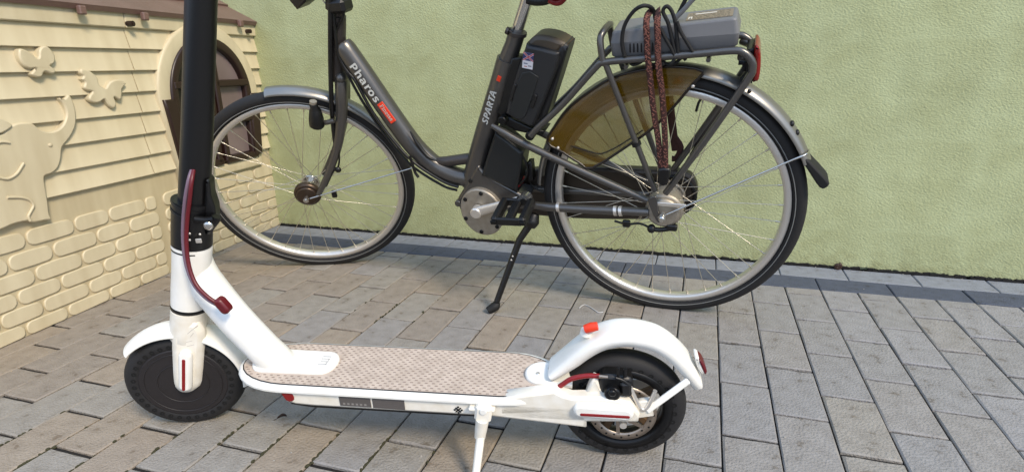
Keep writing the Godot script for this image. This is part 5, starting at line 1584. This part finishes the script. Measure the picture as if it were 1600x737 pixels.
func make_scooter_rear(sc: Node3D) -> void:
	var rw := node("rear_wheel", sc)
	var c := Vector2(0.860, 0.1085)
	honeycomb_tyre(rw, c, 1.0, 1.0, 0.1085, 30)
	var s := surf()
	hoop(s, c, 1, 1, [Vector2(0.084, -0.022), Vector2(0.084, 0.022), Vector2(0.070, 0.020), Vector2(0.067, 0.010), Vector2(0.067, -0.010), Vector2(0.070, -0.020)], 0, TAU, 56, true, 0)
	mesh("rim", s, M.steel_dark, rw)
	for k in 5:
		s = surf()
		var a := TAU * k / 5 + 0.5
		bar(s, Vector3(c.x + cos(a) * 0.012, c.y + sin(a) * 0.012, -0.004), Vector3(c.x + cos(a) * 0.070, c.y + sin(a) * 0.070, -0.004), 0.016, 0.012, Vector3(0, 0, 1), 0.003)
		mesh("spoke", s, M.rotor_dull, rw)
	s = surf()
	disc(s, Vector3(c.x, c.y, 0.0), 0.018, 0.06, 24, 0.003)
	mesh("hub", s, M.steel_dark, rw)
	s = surf()
	hoop(s, c, 1, 1, [Vector2(0.057, 0.026), Vector2(0.057, 0.028), Vector2(0.043, 0.028), Vector2(0.043, 0.026)], 0, TAU, 48, true, 0)
	for k in 6:
		var a := TAU * k / 6
		bar(s, Vector3(c.x + cos(a) * 0.015, c.y + sin(a) * 0.015, 0.027), Vector3(c.x + cos(a + 0.4) * 0.046, c.y + sin(a + 0.4) * 0.046, 0.027), 0.006, 0.002)
	mesh("brake_disc", s, M.rotor, rw)
	for k in 24:
		s = surf()
		var a := TAU * k / 24.0
		disc(s, Vector3(c.x + cos(a) * (0.048 if k % 2 else 0.052), c.y + sin(a) * (0.048 if k % 2 else 0.052), 0.0282), 0.0019, 0.0008, 8, 0.0)
		mesh("disc_hole", s, M.hole, rw)
	# frame arm past the wheel
	s = surf()
	prism(s, [Vector2(0.6559, 0.1557), Vector2(0.7471, 0.1768), Vector2(0.7615, 0.1688), Vector2(0.7770, 0.1647), Vector2(0.8129, 0.1681), Vector2(0.8413, 0.1682), Vector2(0.8688, 0.1613), Vector2(0.8850, 0.1391), Vector2(0.8838, 0.1231), Vector2(0.7773, 0.1149), Vector2(0.7295, 0.1143), Vector2(0.6539, 0.1150)], 0.040, 0.064, 0.005, 0.003)
	mesh("rear_arm", s, M.white_used, sc)
	s = surf()
	prism(s, [Vector2(0.7924, 0.1409), Vector2(0.7994, 0.1679), Vector2(0.8043, 0.1838), Vector2(0.8102, 0.1957), Vector2(0.8164, 0.1923), Vector2(0.8209, 0.1772), Vector2(0.8285, 0.1621), Vector2(0.8442, 0.1528), Vector2(0.8652, 0.1438)], 0.030, 0.050, 0.004, 0.003)
	mesh("caliper_bracket", s, M.white_used, sc)
	s = surf()
	prism(s, [Vector2(0.70, 0.104), Vector2(0.93, 0.104), Vector2(0.935, 0.118), Vector2(0.90, 0.134), Vector2(0.80, 0.130), Vector2(0.70, 0.140)], -0.052, -0.036, 0.003, 0.005)
	mesh("rear_arm", s, M.white_used, sc)
	s = surf()
	prism(s, capsule_outline(Vector2(0.7909, 0.1456), Vector2(0.8620, 0.1447), 0.0128), 0.060, 0.074, 0.005)
	mesh("reflector_base", s, M.white, sc)
	s = surf()
	prism(s, capsule_outline(Vector2(0.7920, 0.1412), Vector2(0.8661, 0.1420), 0.0028), 0.070, 0.0750, 0.001)
	mesh("reflector", s, M.red_dull, sc)
	# mudguard that sweeps up from its foot on the deck
	var mg := node("rear_mudguard", sc)
	s = surf()
	var outer := smooth([Vector3(0.7339, 0.1773, 0.0000), Vector3(0.7538, 0.1998, 0.0000), Vector3(0.7795, 0.2273, 0.0000), Vector3(0.8057, 0.2490, 0.0000), Vector3(0.8314, 0.2616, 0.0000), Vector3(0.8580, 0.2666, 0.0000), Vector3(0.8887, 0.2644, 0.0000), Vector3(0.9177, 0.2549, 0.0000), Vector3(0.9455, 0.2340, 0.0000), Vector3(0.9680, 0.2075, 0.0000), Vector3(0.9850, 0.1776, 0.0000), Vector3(0.9895, 0.1621, 0.0000)], 4)
	var n := outer.size()
	var prev := []
	for i in n:
		var a: Vector3 = outer[maxi(i - 1, 0)]; var b: Vector3 = outer[mini(i + 1, n - 1)]
		var d := (b - a).normalized(); var nn := Vector3(-d.y, d.x, 0)
		var f := float(i) / (n - 1)
		var hw := 0.030 * (1.0 if f < 0.8 else lerpf(1.0, 0.62, (f - 0.8) / 0.2))
		var drop := 0.021 if f < 0.85 else lerpf(0.021, 0.015, (f - 0.85) / 0.15)
		if f < 0.15: drop = lerpf(0.011, 0.021, f / 0.15)
		var ring := []
		for e in [[-1.0, -1.0], [-1.0, -0.45], [-0.93, -0.16], [-0.7, -0.04], [-0.35, 0.0], [0.0, 0.012], [0.35, 0.0], [0.7, -0.04], [0.93, -0.16], [1.0, -0.45], [1.0, -1.0]]:
			ring.append(outer[i] + nn * e[1] * drop + Vector3(0, 0, e[0] * hw))
		for e in [[0.93, -1.0], [0.93, -0.45], [0.6, -0.12], [0.0, -0.07], [-0.6, -0.12], [-0.93, -0.45], [-0.93, -1.0]]:
			ring.append(outer[i] + nn * e[1] * drop + Vector3(0, 0, e[0] * hw))
		if i > 0:
			for k in ring.size():
				var k2 := (k + 1) % ring.size()
				quad(s, prev[k], ring[k], ring[k2], prev[k2], 0)
		if i == 0 or i == n - 1:
			for k in range(1, ring.size() - 1): t3(s, ring[0], ring[k], ring[k + 1])
		prev = ring
	mesh("guard", s, M.white, mg)
	s = surf()
	var foot := []
	for i in 13:
		var t := PI / 2 + PI * i / 12
		foot.append(Vector2(0.722 + cos(t) * 0.030, sin(t) * 0.030))
	foot.append(Vector2(0.775, -0.030)); foot.append(Vector2(0.775, 0.030))
	prism(s, foot, 0.0, 0.009, 0.004)
	var lay := Transform3D(Basis(Vector3(1, 0, 0), Vector3(0, 0, -1), Vector3(0, 1, 0)), Vector3.ZERO)
	var o := mesh("foot_plate", s, M.white, mg)
	o.transform = Transform3D(Basis(Vector3(0, 0, 1), 0.004), Vector3(0, 0.156 - 0.455 * 0.004, 0)) * lay
	for q in [-0.010, 0.012]:
		s = surf()
		ball(s, Vector3(0.724 + q * 0.9, 0.1665, -q * 0.7), Vector3(0.004, 0.0012, 0.004))
		mesh("screw", s, M.alu, mg)
	s = surf()
	tube(s, [Vector3(0.7952, 0.2487, 0.0040), Vector3(0.7972, 0.2563, 0.0040)], 0.010, 16, 1)
	mesh("hook_base", s, M.white, mg)
	s = surf()
	tube(s, [Vector3(0.7942, 0.2639, 0.0120), Vector3(0.8044, 0.2681, 0.0120), Vector3(0.8146, 0.2710, 0.0120)], [0.0070, 0.0082, 0.0070], 16, 2)
	mesh("hook", s, M.orange, mg)
	var tl := node("tail_light", sc)
	s = surf()
	prism(s, round2([Vector2(0.9721, 0.2192), Vector2(0.9794, 0.2158), Vector2(0.9892, 0.1986), Vector2(0.9909, 0.1910), Vector2(0.9862, 0.1868), Vector2(0.9768, 0.2004)], 2), -0.015, 0.015, 0.004, 0.004)
	mesh("housing", s, M.white, tl)
	s = surf()
	prism(s, round2([Vector2(0.9773, 0.2170), Vector2(0.9849, 0.2111), Vector2(0.9927, 0.1937), Vector2(0.9891, 0.1883), Vector2(0.9829, 0.2007)], 2), -0.013, 0.016, 0.003, 0.003)
	mesh("lens", s, M.maroon, tl)
	s = surf()
	bar(s, Vector3(0.8963, 0.1357, 0.0500), Vector3(0.9604, 0.1911, 0.0360), 0.0115, 0.006, Vector3(0.1, 0.2, 1), 0.002)
	mesh("mudguard_stay", s, M.white, sc)
	s = surf()
	prism(s, [Vector2(0.8791, 0.1528), Vector2(0.9032, 0.1573), Vector2(0.9092, 0.1260), Vector2(0.8808, 0.1183)], 0.040, 0.050, 0.002)
	mesh("axle_plate", s, M.white_used, sc)
	# brake caliper with its hose
	var cal := node("brake_caliper", sc)
	s = surf()
	prism(s, round2([Vector2(0.8204, 0.1963), Vector2(0.8325, 0.2022), Vector2(0.8549, 0.1999), Vector2(0.8691, 0.1970), Vector2(0.8740, 0.1795), Vector2(0.8689, 0.1584), Vector2(0.8547, 0.1520), Vector2(0.8404, 0.1457), Vector2(0.8276, 0.1579), Vector2(0.8188, 0.1756)], 2), 0.022, 0.050, 0.006, 0.003)
	mesh("body", s, M.black, cal)
	s = surf()
	disc(s, Vector3(0.8403, 0.1744, 0.0560), 0.013, 0.014, 20, 0.003)
	disc(s, Vector3(0.8398, 0.1826, 0.0660), 0.006, 0.008, 12, 0.002)
	mesh("adjuster", s, M.steel_dark, cal)
	s = surf()
	box(s, Transform3D(Basis(Vector3(0, 0, 1), 0.1), Vector3(0.8616, 0.1801, 0.0500)), Vector3(0.018, 0.028, 0.014), 0.004)
	tube(s, [Vector3(0.8486, 0.2021, 0.0500), Vector3(0.8489, 0.2196, 0.0500)], 0.0024, 8)
	tube(s, [Vector3(0.8596, 0.2028, 0.0500), Vector3(0.8590, 0.2178, 0.0500)], 0.0030, 8)
	tube(s, [Vector3(0.8444, 0.2024, 0.0540), Vector3(0.8566, 0.1982, 0.0540), Vector3(0.8671, 0.1888, 0.0540)], 0.0028, 8, 3)
	mesh("lever_arm", s, M.black, cal)
	s = surf()
	tube(s, [Vector3(0.8182, 0.2022, 0.0520), Vector3(0.8324, 0.2019, 0.0520)], 0.0028, 8, 1)
	mesh("barrel", s, M.rotor, cal)
	s = surf()
	tube(s, [Vector3(0.8685, 0.1831, 0.0500), Vector3(0.8765, 0.1631, 0.0500), Vector3(0.8857, 0.1428, 0.0500), Vector3(0.8942, 0.1382, 0.0500)], 0.0036, 8, 3)
	tube(s, [Vector3(0.9080, 0.1783, 0.0500), Vector3(0.8996, 0.1491, 0.0500), Vector3(0.8921, 0.1380, 0.0500)], 0.0036, 8, 3)
	mesh("spring_bracket", s, M.alu, cal)
	part_tube("brake_hose", [Vector3(0.7457, 0.1639, 0.0450), Vector3(0.7584, 0.1753, 0.0450), Vector3(0.7730, 0.1880, 0.0450), Vector3(0.7896, 0.1943, 0.0450), Vector3(0.8040, 0.1971, 0.0450), Vector3(0.8194, 0.1969, 0.0450)], 0.0042, M.red_dull, sc, 12, 4)
	s = surf()
	tube(s, [Vector3(c.x, c.y, -0.06), Vector3(c.x, c.y, 0.058)], 0.006, 12)
	mesh("axle", s, M.alu, sc)

# ------------------------------------------------------------------ small things
func make_small_things() -> void:
	# snail shell at the foot of the wall
	var sn := node("snail_shell", self, Transform3D(Basis.IDENTITY, Vector3(0.383, 0.012, -0.258)))
	tag(sn, "small brown snail shell at the foot of the green wall", "shell")
	var s := surf()
	var sp := []
	var rr := []
	for i in 40:
		var t := i / 39.0 * TAU * 2.2
		var r := 0.0015 + 0.0052 * i / 39.0
		sp.append(Vector3(cos(t) * r * 1.3, sin(t) * r * 1.3, 0.006 * (1 - i / 39.0)))
		rr.append(0.0012 + 0.0056 * i / 39.0)
	tube(s, sp, rr, 10, 1)
	mesh("spiral", s, mat(Color(0.20, 0.12, 0.07), 0.4), sn)
	# curled dry leaf beside the scooter's front wheel
	var lf := node("dry_leaf", self, Transform3D(Basis(Vector3(0, 1, 0), 0.5), Vector3(-0.8365, 0.001, 0.9909)))
	tag(lf, "tiny curled dry brown leaf on paving beside the scooter front wheel", "leaf")
	s = surf()
	for i in 8:
		var t0 := i / 8.0; var t1 := (i + 1) / 8.0
		var w0 := sin(t0 * PI) * 0.0055 + 0.0006; var w1 := sin(t1 * PI) * 0.0055 + 0.0006
		var a := Vector3(-0.009 + 0.018 * t0, 0.002 + 0.004 * sin(t0 * 2.4), 0); var b := Vector3(-0.009 + 0.018 * t1, 0.002 + 0.004 * sin(t1 * 2.4), 0)
		for z in [-1, 1]:
			quad(s, a, b, b + Vector3(0, 0.0035, z * w1), a + Vector3(0, 0.0035, z * w0), 1)
	mesh("blade", s, mat(Color(0.20, 0.13, 0.07), 0.8), lf)
	s = surf()
	tube(s, [Vector3(-0.016, 0.0015, 0.002), Vector3(-0.009, 0.0025, 0)], 0.0006, 5)
	mesh("stalk", s, mat(Color(0.20, 0.13, 0.07), 0.8), lf)
	# bent scrap of white string
	s = surf()
	tube(s, [Vector3(-0.3763, 0.0018, 0.2895), Vector3(-0.3672, 0.0018, 0.2605), Vector3(-0.3411, 0.0018, 0.2797), Vector3(-0.3182, 0.0018, 0.3059), Vector3(-0.3068, 0.0018, 0.2981)], 0.0017, 6, 2)
	var str_ := mesh("string_scrap", s, mat(Color(0.70, 0.70, 0.70), 0.9), self)
	tag(str_, "bent scrap of white string lying on paving behind the scooter", "string")
	# moss and grit that have gathered in the joints
	s = surf()
	for e in [Vector3(-0.800, 0, 1.056), Vector3(-0.730, 0, 1.055), Vector3(-0.662, 0, 1.072), Vector3(-0.588, 0, 1.022), Vector3(-1.189, 0, 1.220), Vector3(-1.255, 0, 1.210), Vector3(-0.984, 0, 1.130), Vector3(-2.090, 0, 0.466), Vector3(-0.927, 0, 0.433)]:
		for k in 26:
			var gx: float = snappedf(e.x + rng.randfn(0, 0.05), 0.1) + rng.randf_range(-0.003, 0.003)
			var gz: float = e.z + rng.randfn(0, 0.04)
			ball(s, Vector3(gx, rng.randf_range(-0.004, -0.0005), gz), Vector3(rng.randf_range(0.002, 0.004), 0.0022, rng.randf_range(0.003, 0.007)), 7, 4)
	var ms := mesh("moss", s, tri(mat(Color(0.24, 0.235, 0.15), 0.95), Vector3(40, 40, 40), M.mott), self)
	tag(ms, "thin dark moss growing in the paving joints", "moss", "", "stuff")
	s = surf()
	for i in 140:
		var gx := rng.randf_range(-1.7, 0.9); var gz := rng.randf_range(-0.15, 1.15)
		if i % 3 == 0: gz = -0.262 + absf(rng.randfn(0, 0.012))
		var r := rng.randf_range(0.0007, 0.0019)
		ball(s, Vector3(gx, r * 0.6, gz), Vector3(r * rng.randf_range(0.8, 1.6), r * 0.7, r), 6, 4)
	var gr := mesh("grit", s, mat(Color(0.62, 0.60, 0.57), 0.95), self)
	tag(gr, "pale grit and crumbs scattered over the paving", "grit", "", "stuff")
